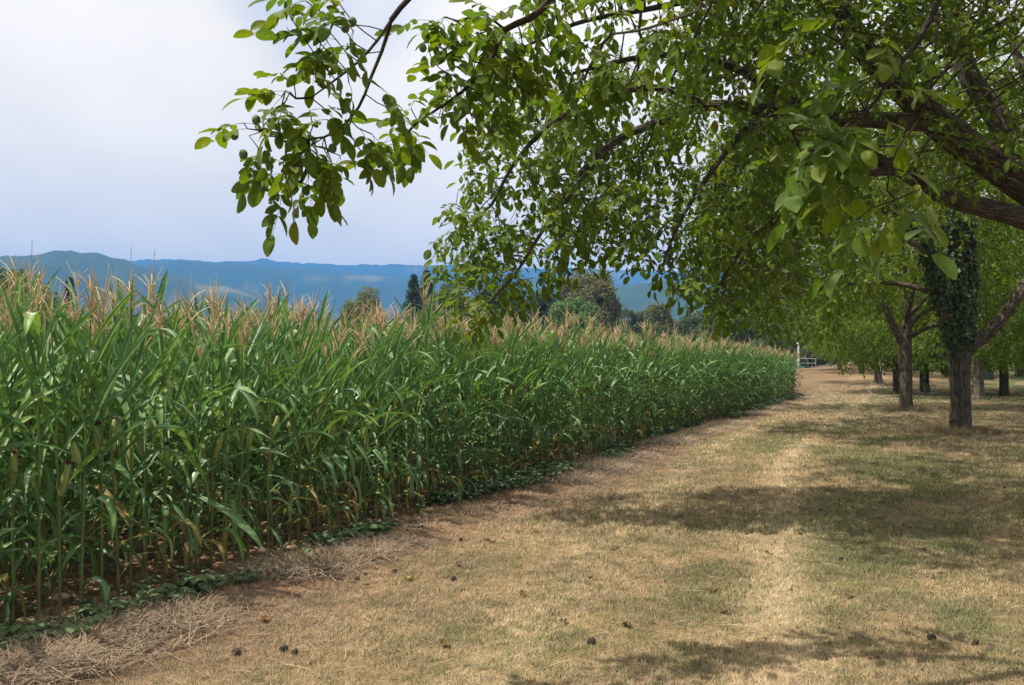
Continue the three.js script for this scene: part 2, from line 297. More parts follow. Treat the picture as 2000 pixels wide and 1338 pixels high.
{
  const inView = p => { const px = 1000 + p.X * F / p.Z; return px > -40 && px < 2000; };
  const near = plants.filter(inView).sort((a, b) => a.score - b.score).slice(0, 300), chosen = new Set(near);
  for (const p of near) {
    const o = maizeKinds[p.kind].clone();
    o.position.set(p.X, land(p.X, p.Z, false) - 0.06, -p.Z); o.rotation.set(p.lean, p.turn, p.lean * 0.7); o.scale.setScalar(p.k);
    const cob = o.children.some(m => m.name === 'ear'), row = p.j === 0 ? 'in the outermost row beside the mown path' : p.j === 1 ? 'in the second row from the path' : 'standing deeper in the field than the second row';
    top(o, 'maize_plant', `tall green maize plant ${cob ? 'carrying an ear' : 'without any ear'}, ${row}`, 'maize plant', `maize plants ${cob ? 'with' : 'without'} an ear ${row}`);
  }
  {                                                            // one long leaf of an edge plant hangs down onto the grass
    let best = null; for (const p of near) if (p.j === 0) { const d = Math.abs(1000 + p.X * F / p.Z - 372); if (!best || d < best[0]) best = [d, p]; }
    const o = scene.children[scene.children.length - 300 + near.indexOf(best[1])], m = part('leaf', maizeLeaf(rng(3), { y0: 0, az: 0.53, L: 0.92, w: 0.1, th0: 1.75, bend: 0.62, roll: 1.0, wave: 0.006 }), maizeLeafMats[1], scene);
    m.position.copy(o.position).add(V(0, 0.72, 0)); scene.updateMatrixWorld(true); o.attach(m);
  }
  const field = new THREE.Group(), M = new THREE.Matrix4(), E = new THREE.Euler(), Q = new THREE.Quaternion();
  maizeKinds.forEach((kd, n) => {
    kd.updateMatrixWorld(true);
    const by = new Map(); kd.traverse(m => { if (m.isMesh) { const g = m.geometry.clone(); if (!g.attributes.color) g.setAttribute('color', new THREE.Float32BufferAttribute(new Float32Array(g.attributes.position.count * 3).fill(1), 3)); if (!by.has(m.material)) by.set(m.material, []); by.get(m.material).push(g); } });
    const mats = [...by.keys()], g = mergeGeometries(mats.map(m => mergeGeometries(by.get(m))), true);
    const list = plants.filter(p => p.kind === n && !chosen.has(p)), im = new THREE.InstancedMesh(g, mats, list.length);
    list.forEach((p, k) => { E.set(p.lean, p.turn, p.lean * 0.7); im.setMatrixAt(k, M.compose(V(p.X, land(p.X, p.Z, false) - 0.06, -p.Z), Q.setFromEuler(E), V(p.k, p.k, p.k))); });
    im.name = 'maize_stand'; im.userData.kind = 'stuff'; field.add(im);
  });
  top(field, 'maize_field', 'dense field of tall green maize reaching away behind the edge plants', 'maize field', null, 'stuff');
  console.log('maize', plants.length);
}

// ---------------------------------------------------------------- walnut trees
const barkTex = canvasTex(512, 1024, (g, w, h) => {
  const R = rng(9); g.fillStyle = '#8d8478'; g.fillRect(0, 0, w, h);
  const tile = f => { const x = R() * w, y = R() * h, q = [R(), R(), R(), R()], z = Array.from({ length: 12 }, R); for (const ox of [-w, 0, w]) for (const oy of [-h, 0, h]) f(x + ox, y + oy, q, z); };
  for (let k = 0; k < 900; k++) tile((x, y, q) => { const v = 90 + q[0] * 110; g.fillStyle = `rgba(${v | 0},${v * 0.95 | 0},${v * 0.86 | 0},0.25)`; g.fillRect(x, y, 6 + q[1] * 26, 20 + q[2] * 90); });
  for (let k = 0; k < 620; k++) tile((x, y, q, z) => { g.strokeStyle = `rgba(${30 + q[0] * 20},${24 + q[0] * 16},20,${0.35 + q[1] * 0.4})`; g.lineWidth = 1.5 + q[2] * 5; g.beginPath(); g.moveTo(x, y); for (let k2 = 0; k2 < 6; k2++) { x += (z[k2] - 0.5) * 22; y += 14 + z[k2 + 6] * 26; g.lineTo(x, y); } g.stroke(); });
  for (let k = 0; k < 260; k++) tile((x, y, q) => { g.fillStyle = q[0] < 0.7 ? 'rgba(176,178,160,0.35)' : 'rgba(140,140,70,0.35)'; g.beginPath(); g.ellipse(x, y, 3 + q[1] * 14, 4 + q[2] * 20, 0, 0, 7); g.fill(); });
});
const barkBump = barkTex.clone(); barkBump.colorSpace = THREE.NoColorSpace; barkBump.needsUpdate = true;
const barkMat = new THREE.MeshStandardMaterial({ map: barkTex, bumpMap: barkBump, bumpScale: 0.03, color: lin(0.52, 0.49, 0.45), roughness: 0.95 });
const paleBarkMat = new THREE.MeshStandardMaterial({ map: barkTex, bumpMap: barkBump, bumpScale: 0.03, color: lin(1.05, 1.0, 0.92), roughness: 0.95 });
const twigMat = new THREE.MeshStandardMaterial({ color: lin(0.085, 0.066, 0.046), roughness: 0.9 });
const lichenMat = new THREE.MeshStandardMaterial({ color: lin(0.22, 0.17, 0.09), roughness: 0.95, map: barkTex });

const walnutTex = canvasTex(128, 128, (g, w, h) => {          // leaflet: u across, v from stalk to tip
  const R = rng(21); g.fillStyle = '#cfd6b4'; g.fillRect(0, 0, w, h);
  for (let k = 0; k < 160; k++) { const v = 150 + R() * 90; g.fillStyle = `rgba(${v | 0},${v | 0},${v * 0.75 | 0},0.35)`; g.beginPath(); g.arc(R() * w, R() * h, 2 + R() * 9, 0, 7); g.fill(); }
  g.strokeStyle = 'rgba(255,255,225,0.9)'; g.lineWidth = 3; g.beginPath(); g.moveTo(w / 2, 0); g.lineTo(w / 2, h); g.stroke();
  g.lineWidth = 1.4; for (let k = 0; k < 11; k++) for (const s of [-1, 1]) { g.beginPath(); g.moveTo(w / 2, h * k / 11); g.quadraticCurveTo(w / 2 + s * w * 0.25, h * (k + 0.6) / 11, w / 2 + s * w * 0.5, h * (k + 2) / 11); g.stroke(); }
  for (let k = 0; k < 12; k++) { g.fillStyle = 'rgba(90,60,20,0.6)'; g.beginPath(); g.arc(R() * w, R() * h, 1 + R() * 3, 0, 7); g.fill(); }
});
const walnutMats = [[0.158, 0.232, 0.010], [0.125, 0.208, 0.014], [0.185, 0.25, 0.009], [0.108, 0.19, 0.018], [0.20, 0.245, 0.010]].map(c => leafSkin({ map: walnutTex, color: lin(c[0] * 1.42, c[1] * 1.42, c[2] * 1.42), transmission: 0.58, specularIntensity: 0.4, clearcoat: 0.2, clearcoatRoughness: 0.36 }));
const walnutFoliage = leafSkin({ map: walnutTex, color: lin(1.45, 1.45, 1.45), transmission: 0.58, specularIntensity: 0.4, clearcoat: 0.18, clearcoatRoughness: 0.36 });

function leaflet(gb, base, dir, nor, L, w, cup, N = 4) {
  const lat = V(0, 0, 0).crossVectors(dir, nor).normalize(), up = V(0, 0, 0).crossVectors(lat, dir).normalize(); const rows = [];
  for (let k = 0; k <= N; k++) {
    const t = k / N, ww = w * Math.pow(Math.sin(Math.PI * Math.pow(t * 0.93 + 0.05, 1.12)), 0.62) * 0.5, c = base.clone().addScaledVector(dir, L * t).addScaledVector(up, -cup * L * t * t);
    rows.push([gb.v(c.x - lat.x * ww + up.x * ww * 0.35, c.y - lat.y * ww + up.y * ww * 0.35, c.z - lat.z * ww + up.z * ww * 0.35, 0, t), gb.v(c.x, c.y, c.z, 0.5, t), gb.v(c.x + lat.x * ww + up.x * ww * 0.35, c.y + lat.y * ww + up.y * ww * 0.35, c.z + lat.z * ww + up.z * ww * 0.35, 1, t)]);
    if (k) { const a = rows[k - 1], b = rows[k]; gb.q(a[0], a[1], b[1], b[0]); gb.q(a[1], a[2], b[2], b[1]); }
  }
}
function walnutLeaf(seed, N = 4) {                            // compound leaf along +x, upper side +y
  const R = rng(seed * 31 + 7), gb = new GB(), L = 0.20 + R() * 0.07, P = [], droop = 0.25 + R() * 0.4;
  for (let k = 0; k <= 4; k++) { const t = k / 4; P.push(V(L * t, -droop * L * t * t, (R() - 0.5) * 0.01)); }
  tube(gb, P, [0.0022, 0.0018, 0.0016, 0.0013, 0.001], 3);
  const at = t => P[Math.min(3, t * 4 | 0)].clone().lerp(P[Math.min(3, t * 4 | 0) + 1], t * 4 - Math.min(3, t * 4 | 0));
  const one = (t, ang, len) => { const dip = 0.05 - R() * 0.85 - droop * 0.3, d = V(Math.cos(ang), dip, Math.sin(ang)).normalize(), n = V((R() - 0.5) * 1.3, 1, (R() - 0.5) * 1.3).normalize(); leaflet(gb, at(t).addScaledVector(d, 0.004), d, n, len, len * (0.50 + R() * 0.12), 0.05 + R() * 0.3, N); };
  const pairs = R() < 0.35 ? 2 : 3;
  for (let k = 0; k < pairs; k++) for (const s of [-1, 1]) one(0.34 + 0.52 * k / pairs + R() * 0.06, s * (0.75 + R() * 0.5), (0.072 + 0.018 * k) * (0.85 + R() * 0.3));
  one(0.98, (R() - 0.5) * 0.5, 0.118 * (0.9 + R() * 0.25));
  return gb.build();
}
const walnutLeaves = Array.from({ length: 8 }, (_, k) => walnutLeaf(k + 1, 6)), walnutLeavesFar = Array.from({ length: 3 }, (_, k) => walnutLeaf(k + 40, 4));

// branches grow towards points that fill the crown
function grow({ seed, limbs, points, step, reach, kill, droop = 0.05, rounds = 90, tip = 0.0034 }) {
  const R = rng(seed), nodes = [];
  const add = (p, parent, limb) => { const n = { p, parent, kids: [], limb, r: 0, min: 0, id: nodes.length }; nodes.push(n); if (parent) parent.kids.push(n); return n; };
  limbs.forEach((L, li) => {
    const c = new THREE.CatmullRomCurve3(L.pts, false, 'centripetal'), len = c.getLength(), n = Math.max(2, Math.round(len / step));
    let prev = null;
    if (L.from != null) { let best = 1e9; for (const q of nodes) if (q.limb === L.from) { const d = q.p.distanceTo(L.pts[0]); if (d < best) { best = d; prev = q; } } }
    for (let k = prev ? 1 : 0; k <= n; k++) { prev = add(c.getPointAt(k / n), prev, li); prev.min = lerp(L.r[0], L.r[1], Math.pow(k / n, 0.8)); }
  });
  const A = points.map(p => ({ p, n: null, d: 1e9 }));
  let fresh = nodes.filter(n => !limbs[n.limb].bare), live = A;
  for (let it = 0; it < rounds && live.length; it++) {
    for (const a of live) for (const n of fresh) { const dx = a.p.x - n.p.x, dy = a.p.y - n.p.y, dz = a.p.z - n.p.z, d = dx * dx + dy * dy + dz * dz; if (d < a.d) { a.d = d; a.n = n; } }
    live = live.filter(a => a.d > kill * kill);
    const pull = new Map();
    for (const a of live) if (a.d < reach * reach) { let v = pull.get(a.n); if (!v) pull.set(a.n, v = V(0, 0, 0)); v.add(a.p.clone().sub(a.n.p).normalize()); }
    fresh = [];
    for (const [n, v] of pull) {
      if (n.kids.length > 4) continue;
      v.normalize(); v.x += (R() - 0.5) * 0.5; v.y += (R() - 0.5) * 0.5 - droop; v.z += (R() - 0.5) * 0.5; v.normalize();
      if (n.kids.some(q => q.p.clone().sub(n.p).normalize().dot(v) > 0.96)) { v.x += R() - 0.5; v.z += R() - 0.5; v.normalize(); }
      fresh.push(add(n.p.clone().addScaledVector(v, step), n, -1));
    }
    if (!fresh.length) break;
  }
  for (let k = nodes.length - 1; k >= 0; k--) { const n = nodes[k]; let s = 0; for (const q of n.kids) s += Math.pow(q.r, 2.1); n.r = Math.max(tip, Math.pow(s, 1 / 2.1)); if (n.limb < 0) n.r = Math.min(n.r, 0.045); if (n.limb >= 0) n.r = Math.max(n.min, Math.min(n.r, n.min * 1.12)); }
  return nodes;
}
// turns grown nodes into the parts of a tree; returns places for leaves
function woodParts(root, nodes, limbs, { bark, twig, flare, seed = 1, slim = 0.012 }) {
  const twigs = new GB(), chains = [], inner = root.worldToLocalOf;
  const walk = start => { const c = [start]; let n = start; for (;;) { const k = n.kids.filter(q => !q.used); if (!k.length) break; k.sort((a, b) => (b.limb === n.limb && n.limb >= 0 ? 1e3 : b.r) - (a.limb === n.limb && n.limb >= 0 ? 1e3 : a.r)); if (n.limb >= 0 && k[0].limb !== n.limb) break; const m = k[0]; m.used = true; c.push(m); n = m; } return c; };
  const queue = []; nodes.forEach(n => { if (!n.parent) { n.used = true; queue.push([null, n]); } });
  for (let q = 0; q < nodes.length; q++) { const n = nodes[q]; if (!n.parent && !n.done) { n.done = true; chains.push([null, walk(n)]); } }
  for (let q = 0; q < nodes.length; q++) { const n = nodes[q]; if (!n.used) { n.used = true; chains.push([n.parent, walk(n)]); } }
  for (const [parent, c] of chains) {
    const pts = (parent ? [parent, ...c] : c).map(n => n.p.clone()), rad = (parent ? [c[0], ...c] : c).map(n => n.r);
    if (pts.length < 2) continue;
    const li = c[0].limb;
    if (li >= 0 && limbs[li].show) {
      const gb = new GB(), big = rad[0] > 0.1;
      if (flare && li === 0) rad.forEach((r, k) => { const h = pts[k].y - pts[0].y; rad[k] = r * (1 + 0.35 * Math.exp(-h * 5)); });
      tube(gb, pts, rad, big ? 26 : 12, { wob: big ? 0.20 : 0.14, seed: seed + li * 7, vscale: 0.7 });
      part(li === 0 && limbs[0].trunk ? 'trunk' : 'limb', gb.build(), bark, root);
    } else tube(twigs, pts, rad, rad[0] > 0.02 ? 6 : rad[0] > 0.007 ? 4 : 3, { vscale: 0.4, cap: rad[0] > 0.02 });
  }
  if (twigs.i.length) part('twigs', twigs.build(), twig, root, 'stuff');
  return nodes.filter(n => n.r < slim && n.parent && n.limb < 0);
}
function leafMatrix(R, n, size) {
  const d = n.p.clone().sub(n.parent.p).normalize(), a = R() * 6.28, x = V(Math.cos(a), 0, Math.sin(a)).multiplyScalar(0.85).addScaledVector(d, 0.5 + R() * 0.5).add(V(0, -0.15 - R() * 0.55, 0)).normalize();
  const up = V((R() - 0.5) * 0.9, 1, (R() - 0.5) * 0.9).normalize(), z = V(0, 0, 0).crossVectors(x, up).normalize(), y = V(0, 0, 0).crossVectors(z, x);
  return new THREE.Matrix4().makeBasis(x, y, z).scale(V(size, size, size)).setPosition(n.p.x, n.p.y, n.p.z);
}
const leafTone = (R, c) => { const k = R(), y = R() < 0.05; return c.setRGB((0.094 + 0.105 * k) * (y ? 1.5 : 1), (0.172 + 0.10 * k) * (y ? 1.15 : 1), 0.022 - 0.012 * k); };
function foliage(root, mats4, R, geos) {                      // leaves too many to count
  const C = new THREE.Color();
  geos.forEach((g, q) => {
    const list = mats4.filter((_, k) => k % geos.length === q), im = new THREE.InstancedMesh(g, walnutFoliage, list.length);
    list.forEach((m, k) => { im.setMatrixAt(k, m); im.setColorAt(k, leafTone(R, C)); });
    im.name = 'foliage'; im.userData.kind = 'stuff'; im.castShadow = im.receiveShadow = true; root.add(im);
  });
}
function inEllipsoid(R, n, c, rx, ry, rz, shell, ok) { const out = []; for (let g = 0; out.length < n && g < n * 60; g++) { const x = R() * 2 - 1, y = R() * 2 - 1, z = R() * 2 - 1, q = x * x + y * y + z * z; if (q > 1 || (q < shell * shell && R() < 0.75)) continue; const p = V(c.x + x * rx, c.y + y * ry, c.z + z * rz); if (!ok || ok(p)) out.push(p); } return out; }
const grounded = (X, Z) => W(X, Z, land(X, Z, false) - 0.06);

// the walnut just outside the frame whose limbs reach in from the side
{
  const R = rng(301), base = grounded(7.9, 11.8), root = new THREE.Group();
  const P = PX, b = (dx, h, dz) => base.clone().add(V(dx, h, -dz));
  const limbs = [
    { pts: [base, b(0.05, 1, 0), b(-0.05, 2.0, 0)], r: [0.30, 0.27], show: true, trunk: true, bare: true },
    { pts: [b(-0.05, 1.9, 0), P(2080, 470, 11.6), P(2000, 425, 11.4), P(1900, 398, 11.1), P(1830, 372, 10.8), P(1765, 330, 10.5), P(1690, 300, 10.3)], from: 0, r: [0.21, 0.07], show: true },
    { pts: [b(-0.05, 2.0, 0), P(2090, 430, 11.6), P(2000, 355, 11.5), P(1890, 280, 11.3), P(1815, 222, 11.1), P(1745, 150, 11), P(1670, 60, 11), P(1630, -40, 11), P(1560, -200, 11)], from: 0, r: [0.27, 0.10], show: true },
    { pts: [b(-0.05, 2.05, 0), P(2100, 420, 11.9), P(2000, 310, 12), P(1945, 215, 12.1), P(1895, 140, 12.2), P(1872, 60, 12.3), P(1850, -120, 12.5)], from: 0, r: [0.22, 0.11], show: true },
    { pts: [P(1830, 235, 11.1), P(1720, 232, 10.8), P(1610, 222, 10.5), P(1500, 212, 10.3), P(1380, 205, 10.1), P(1290, 235, 10.0), P(1200, 275, 9.9), P(1130, 340, 9.9)], from: 2, r: [0.12, 0.028], show: true },
    { pts: [P(1610, 222, 10.5), P(1530, 180, 10.6), P(1440, 130, 10.6), P(1340, 105, 10.5), P(1240, 110, 10.4), P(1120, 140, 10.3)], from: 4, r: [0.075, 0.02], show: true },
    { pts: [P(1380, 205, 10.1), P(1300, 170, 9.8), P(1200, 180, 9.6), P(1090, 230, 9.6), P(1010, 310, 9.7), P(960, 400, 9.8)], from: 4, r: [0.05, 0.014], show: true },
    { pts: [P(1765, 330, 10.5), P(1680, 340, 10.2), P(1590, 380, 10.0), P(1510, 430, 9.9), P(1440, 500, 9.8), P(1400, 570, 9.8)], from: 1, r: [0.06, 0.014], show: true },
    { pts: [P(1500, 212, 10.3), P(1440, 270, 10.0), P(1380, 350, 9.9), P(1330, 430, 9.8), P(1300, 500, 9.8)], from: 4, r: [0.05, 0.012], show: true },
    { pts: [P(1200, 275, 9.9), P(1120, 370, 9.9), P(1060, 450, 9.9), P(1010, 530, 9.9), P(960, 585, 9.9), P(920, 620, 9.9)], from: 4, r: [0.032, 0.008] },
    { pts: [b(0, 2.0, 0), b(0.9, 3.2, 0.4), b(2.4, 4.6, 1.0), b(3.6, 6.0, 1.6)], from: 0, r: [0.2, 0.06], show: true },
    { pts: [b(0, 2.0, 0), b(0.2, 3.4, 1.0), b(0.4, 5.2, 2.4), b(0.3, 7.0, 3.2)], from: 0, r: [0.2, 0.06], show: true },
    { pts: [P(1670, 60, 11), P(1560, -60, 10.6), P(1400, -180, 10.4), P(1250, -260, 10.3)], from: 2, r: [0.09, 0.03], show: true },
    { pts: [P(1560, -60, 10.6), P(1420, -20, 10.4), P(1280, 10, 10.2), P(1130, 40, 10.1), P(1020, 90, 10)], from: 12, r: [0.05, 0.014], show: true },
  ];
  const low = [[840, 300], [850, 510], [890, 640], [960, 645], [1000, 600], [1040, 570], [1100, 548], [1150, 492], [1200, 522], [1250, 535], [1300, 560], [1340, 605], [1400, 645], [1470, 640], [1540, 610], [1640, 520], [1760, 430], [1900, 380], [2000, 300], [2300, 250]];
  const left = [[-500, 1010], [0, 985], [120, 960], [230, 930], [290, 895], [360, 890], [440, 855], [520, 860], [600, 890], [650, 900]];
  const ok = p => { if (p.y < 1.9) return false; const [px, py] = toPx(p); if (px > 1580 && px < 2080 && py > 60 && -p.z < 12 && hash2(p.x * 997, p.y * 991) < 0.93) return false; return py + 34 < curve(low, px) && px - 16 > curve(left, py) && fbm(p.x * 1.5 + 7 + p.z * 0.5, p.y * 1.6 + p.z * 0.9, 2) > 0.425; };
  const pts = [
    ...inEllipsoid(R, 4600, W(3.0, 10.4, 4.1), 4.6, 3.0, 1.7, 0.2, ok),
    ...inEllipsoid(R, 2100, W(7.5, 12.6, 6.6), 6.2, 3.8, 4.6, 0.55, p => ok(p) && p.y > 3.6),
    ...inEllipsoid(R, 2300, W(5.6, 9.6, 6.6), 4.6, 2.2, 3.2, 0.1, p => ok(p) && toPx(p)[1] < -15),  // unseen leaf mass above the frame, added to darken crown and grass
    ...inEllipsoid(R, 260, W(1.7, 7.9, 6.0), 1.5, 1.0, 1.2, 0, p => toPx(p)[1] < -15),  // unseen clump added to throw dappled shade on the nearer grass
    ...[[925, 575, 60, 40], [975, 540, 70, 60], [930, 470, 70, 60], [1010, 450, 90, 80], [1080, 470, 70, 50], [900, 420, 40, 20], [1000, 350, 90, 80], [1085, 300, 90, 70], [945, 340, 60, 40], [1120, 400, 90, 60], [1000, 230, 80, 40]].flatMap(([x, y, r, n]) => inEllipsoid(R, n, P(x, y, 9.9), r * 0.0055, r * 0.0055, 0.5, 0)),
  ];
  const nodes = grow({ seed: 5, limbs, points: pts, step: 0.16, reach: 1.5, kill: 0.17, droop: 0.10, tip: 0.0042 });
  const sites = woodParts(root, nodes, limbs, { bark: barkMat, twig: twigMat, flare: true, seed: 3, slim: 0.0135 });
  const near = [], rest = [];
  for (const n of sites) { const k = R() < 0.75 ? 1 : R() < 0.5 ? 2 : 0; for (let q = 0; q < k + (n.kids.length ? 0 : 1); q++) { const m = leafMatrix(R, n, 0.74 + R() * 0.34), [px, py] = toPx(n.p); (px > 830 && px < 2010 && py > -20 && py < 660 ? near : rest).push([m, -n.p.z, px]); } }
  near.sort((a, b) => a[1] - b[1] + (a[2] < 1200 ? -0.5 : 0) - (b[2] < 1200 ? -0.5 : 0));
  near.splice(0, 300).forEach(([m], k) => { const l = part('leaf', walnutLeaves[k % 8], walnutMats[(R() * 4.15) | 0], root); m.decompose(l.position, l.quaternion, l.scale); });
  foliage(root, [...near, ...rest].map(x => x[0]), R, walnutLeavesFar);
  top(root, 'walnut_tree', 'walnut tree with long arching limbs reaching across the path, its trunk outside the view', 'walnut tree', 'walnut trees of the orchard');
  console.log('T1 nodes', nodes.length, 'leaves', near.length + rest.length + 300);
}
// the walnut beside the camera: only its hanging sprays come into view
{
  const R = rng(411), base = grounded(4.9, -0.9), root = new THREE.Group(), P = PX, b = (dx, h, dz) => base.clone().add(V(dx, h, -dz));
  const limbs = [
    { pts: [base, b(0, 1, 0), b(0.05, 2.1, 0)], r: [0.29, 0.25], show: true, trunk: true, bare: true },
    { pts: [b(0, 2.0, 0), b(-0.8, 3.2, 0.8), b(-2.2, 4.4, 2.4), P(1350, -420, 4.7), P(1130, -230, 4.6), P(900, -80, 4.5), P(797, -8, 4.5), P(762, 35, 4.5)], from: 0, r: [0.18, 0.012], show: true },
    { pts: [P(762, 35, 4.5), P(735, 75, 4.45), P(700, 115, 4.42), P(650, 155, 4.4), P(605, 188, 4.4)], from: 1, r: [0.0105, 0.004] },
    { pts: [P(762, 35, 4.5), P(748, 85, 4.55), P(722, 150, 4.55), P(700, 205, 4.52), P(655, 255, 4.5), P(610, 270, 4.5), P(570, 262, 4.5)], from: 1, r: [0.011, 0.004] },
    { pts: [P(1350, -420, 4.7), P(1250, -200, 5.0), P(1120, -60, 5.1), P(1045, 25, 5.1), P(985, 55, 5.1), P(960, 110, 5.1), P(915, 165, 5.05), P(865, 203, 5), P(815, 235, 5)], from: 1, r: [0.05, 0.005] },
    { pts: [b(0, 2.1, 0), b(0.8, 3.6, -0.6), b(2.0, 5.4, -1.6)], from: 0, r: [0.19, 0.06], show: true },
    { pts: [b(0, 2.1, 0), b(-0.6, 3.8, -1.2), b(-1.6, 5.6, -2.2)], from: 0, r: [0.19, 0.06], show: true },
    { pts: [b(0, 2.0, 0), b(0.1, 3.2, 1.4), P(2300, -420, 3.2), P(1960, -200, 3.2), P(1838, 0, 3.2), P(1800, 75, 3.2), P(1742, 148, 3.2), P(1708, 205, 3.2), P(1660, 240, 3.2)], from: 0, r: [0.12, 0.004], show: true },
    { pts: [P(1838, 0, 3.2), P(1830, 110, 3.1), P(1815, 200, 3.08), P(1785, 250, 3.05), P(1748, 300, 3.05), P(1735, 370, 3.05)], from: 7, r: [0.007, 0.003], },
    { pts: [P(1250, -200, 5.0), P(1330, -90, 5.2), P(1375, 5, 5.3), P(1320, 32, 5.3), P(1250, 55, 5.3), P(1195, 62, 5.3)], from: 4, r: [0.016, 0.006] },
  ];
  const blob = (px, py, Z, r, n) => Array.from({ length: n }, () => { for (;;) { const x = R() * 2 - 1, y = R() * 2 - 1, z = R() * 2 - 1; if (x * x + y * y + z * z < 1) return P(px, py, Z).add(V(x * r * Z / F, y * r * Z / F, z * r * Z / F)); } });
  const fine = [
    ...blob(520, 255, 4.45, 60, 16), ...blob(575, 235, 4.45, 75, 22), ...blob(620, 170, 4.4, 60, 14), ...blob(575, 330, 4.5, 45, 9), ...blob(640, 290, 4.5, 50, 10), ...blob(680, 60, 4.4, 70, 18), ...blob(600, 40, 4.35, 60, 12), ...blob(555, 20, 4.35, 35, 5), ...blob(745, 195, 4.55, 35, 6), ...blob(715, 280, 4.5, 40, 6),
    ...blob(815, 245, 5, 55, 10), ...blob(790, 275, 5, 45, 6), ...blob(870, 195, 5, 50, 9), ...blob(900, 110, 5.1, 70, 16), ...blob(860, 60, 5.1, 60, 11), ...blob(960, 60, 5.1, 80, 16), ...blob(1000, 150, 5.2, 70, 13), ...blob(945, 235, 5.0, 40, 5), ...blob(1060, 60, 5.2, 80, 14),
    ...blob(1180, 70, 5.3, 90, 14), ...blob(1300, 60, 5.3, 80, 10), ...blob(1120, 150, 5.3, 60, 8),
    ...blob(1640, 265, 3.2, 75, 10), ...blob(1575, 265, 3.15, 60, 7), ...blob(1690, 170, 3.2, 80, 7), ...blob(1660, 80, 3.25, 70, 5), ...blob(1830, 120, 3.1, 60, 5), ...blob(1735, 385, 3.05, 40, 4), ...blob(1660, 420, 3.0, 30, 3), ...blob(1600, 70, 3.3, 50, 3), ...blob(1780, 330, 3.05, 50, 3),
  ];
  const upper = inEllipsoid(R, 700, W(4.9, -1.2, 5.6), 5.4, 3.2, 5.0, 0.5, p => { if (p.y < 2.7) return false; const Z = -p.z; if (Z > 0.2) { const [px, py] = toPx(p); if (px > -500 && px < 2700 && py > -160) return false; } return Z + 0.06 * p.y < 3.5 || p.x + 0.46 * p.y > 7.5; });  // out-of-view crown, trimmed so its shadow stays off the lit path
  upper.push(...inEllipsoid(R, 150, W(0.3, 2.9, 5.0), 1.3, 1.0, 0.8, 0, p => toPx(p)[1] < -150));  // unseen leaves added overhead to shade the nearest hanging spray
  const nU = grow({ seed: 8, limbs: limbs.map(l => l), points: upper, step: 0.3, reach: 2.4, kill: 0.34, rounds: 40 });
  const nF = grow({ seed: 9, limbs, points: fine, step: 0.075, reach: 0.55, kill: 0.07, droop: 0.1 });
  // limbs are built once, from the fine growth; the coarse growth adds its own twigs only
  nU.forEach(n => { if (n.limb >= 0) n.skip = true; });
  const sF = woodParts(root, nF, limbs, { bark: barkMat, twig: lichenMat, flare: true, seed: 9, slim: 0.0105 });
  const tw = new GB(); nU.forEach(n => { if (!n.skip) tube(tw, [n.parent.p, n.p], [n.parent.skip ? n.r : n.parent.r, n.r], 4, { cap: false }); });
  part('branches', tw.build(), twigMat, root, 'stuff');
  const vis = [], rest = [];
  for (const n of sF) for (let rep = 0; rep < 2; rep++) if (R() < (n.kids.length ? 0.30 : rep ? 0.55 : 0.95)) { const [px, py, Z] = toPx(n.p); const m = leafMatrix(R, n, 0.68 + R() * 0.30); (Z > 1 && px > 300 && px < 2100 && py > -60 ? vis : rest).push(m); }
  for (const n of nU) if (!n.skip && n.r < 0.03) for (let q = 0; q < 3; q++) rest.push(leafMatrix(R, n, 0.9 + R() * 0.35).premultiply(new THREE.Matrix4().makeTranslation((R() - 0.5) * 0.3, (R() - 0.5) * 0.3, (R() - 0.5) * 0.3)));
  vis.slice(0, 300).forEach((m, k) => { const l = part('leaf', walnutLeaves[k % 8], walnutMats[(R() * 4.25) | 0], root); m.decompose(l.position, l.quaternion, l.scale); });
  foliage(root, [...rest, ...vis.slice(300)], R, walnutLeavesFar.slice(0, 2));
  const nutMat = new THREE.MeshStandardMaterial({ color: lin(0.10, 0.145, 0.05), roughness: 0.7 }), nut = new THREE.SphereGeometry(0.021, 14, 10); nut.scale(1, 1.15, 1);
  for (const [x, y, z] of [[498, 232, 4.35], [473, 300, 4.4], [672, 50, 4.35], [648, 288, 4.45], [825, 90, 5], [686, 38, 4.35], [1003, 82, 5], [455, 262, 4.4]]) { const m = part('walnut', nut, nutMat, root); m.position.copy(P(x, y, z)); }
  top(root, 'walnut_tree', 'walnut tree with leafy sprays hanging against the open sky, its trunk outside the view', 'walnut tree', 'walnut trees of the orchard');
  console.log('T0 nodes', nF.length, nU.length, 'visible leaves', vis.length);
}

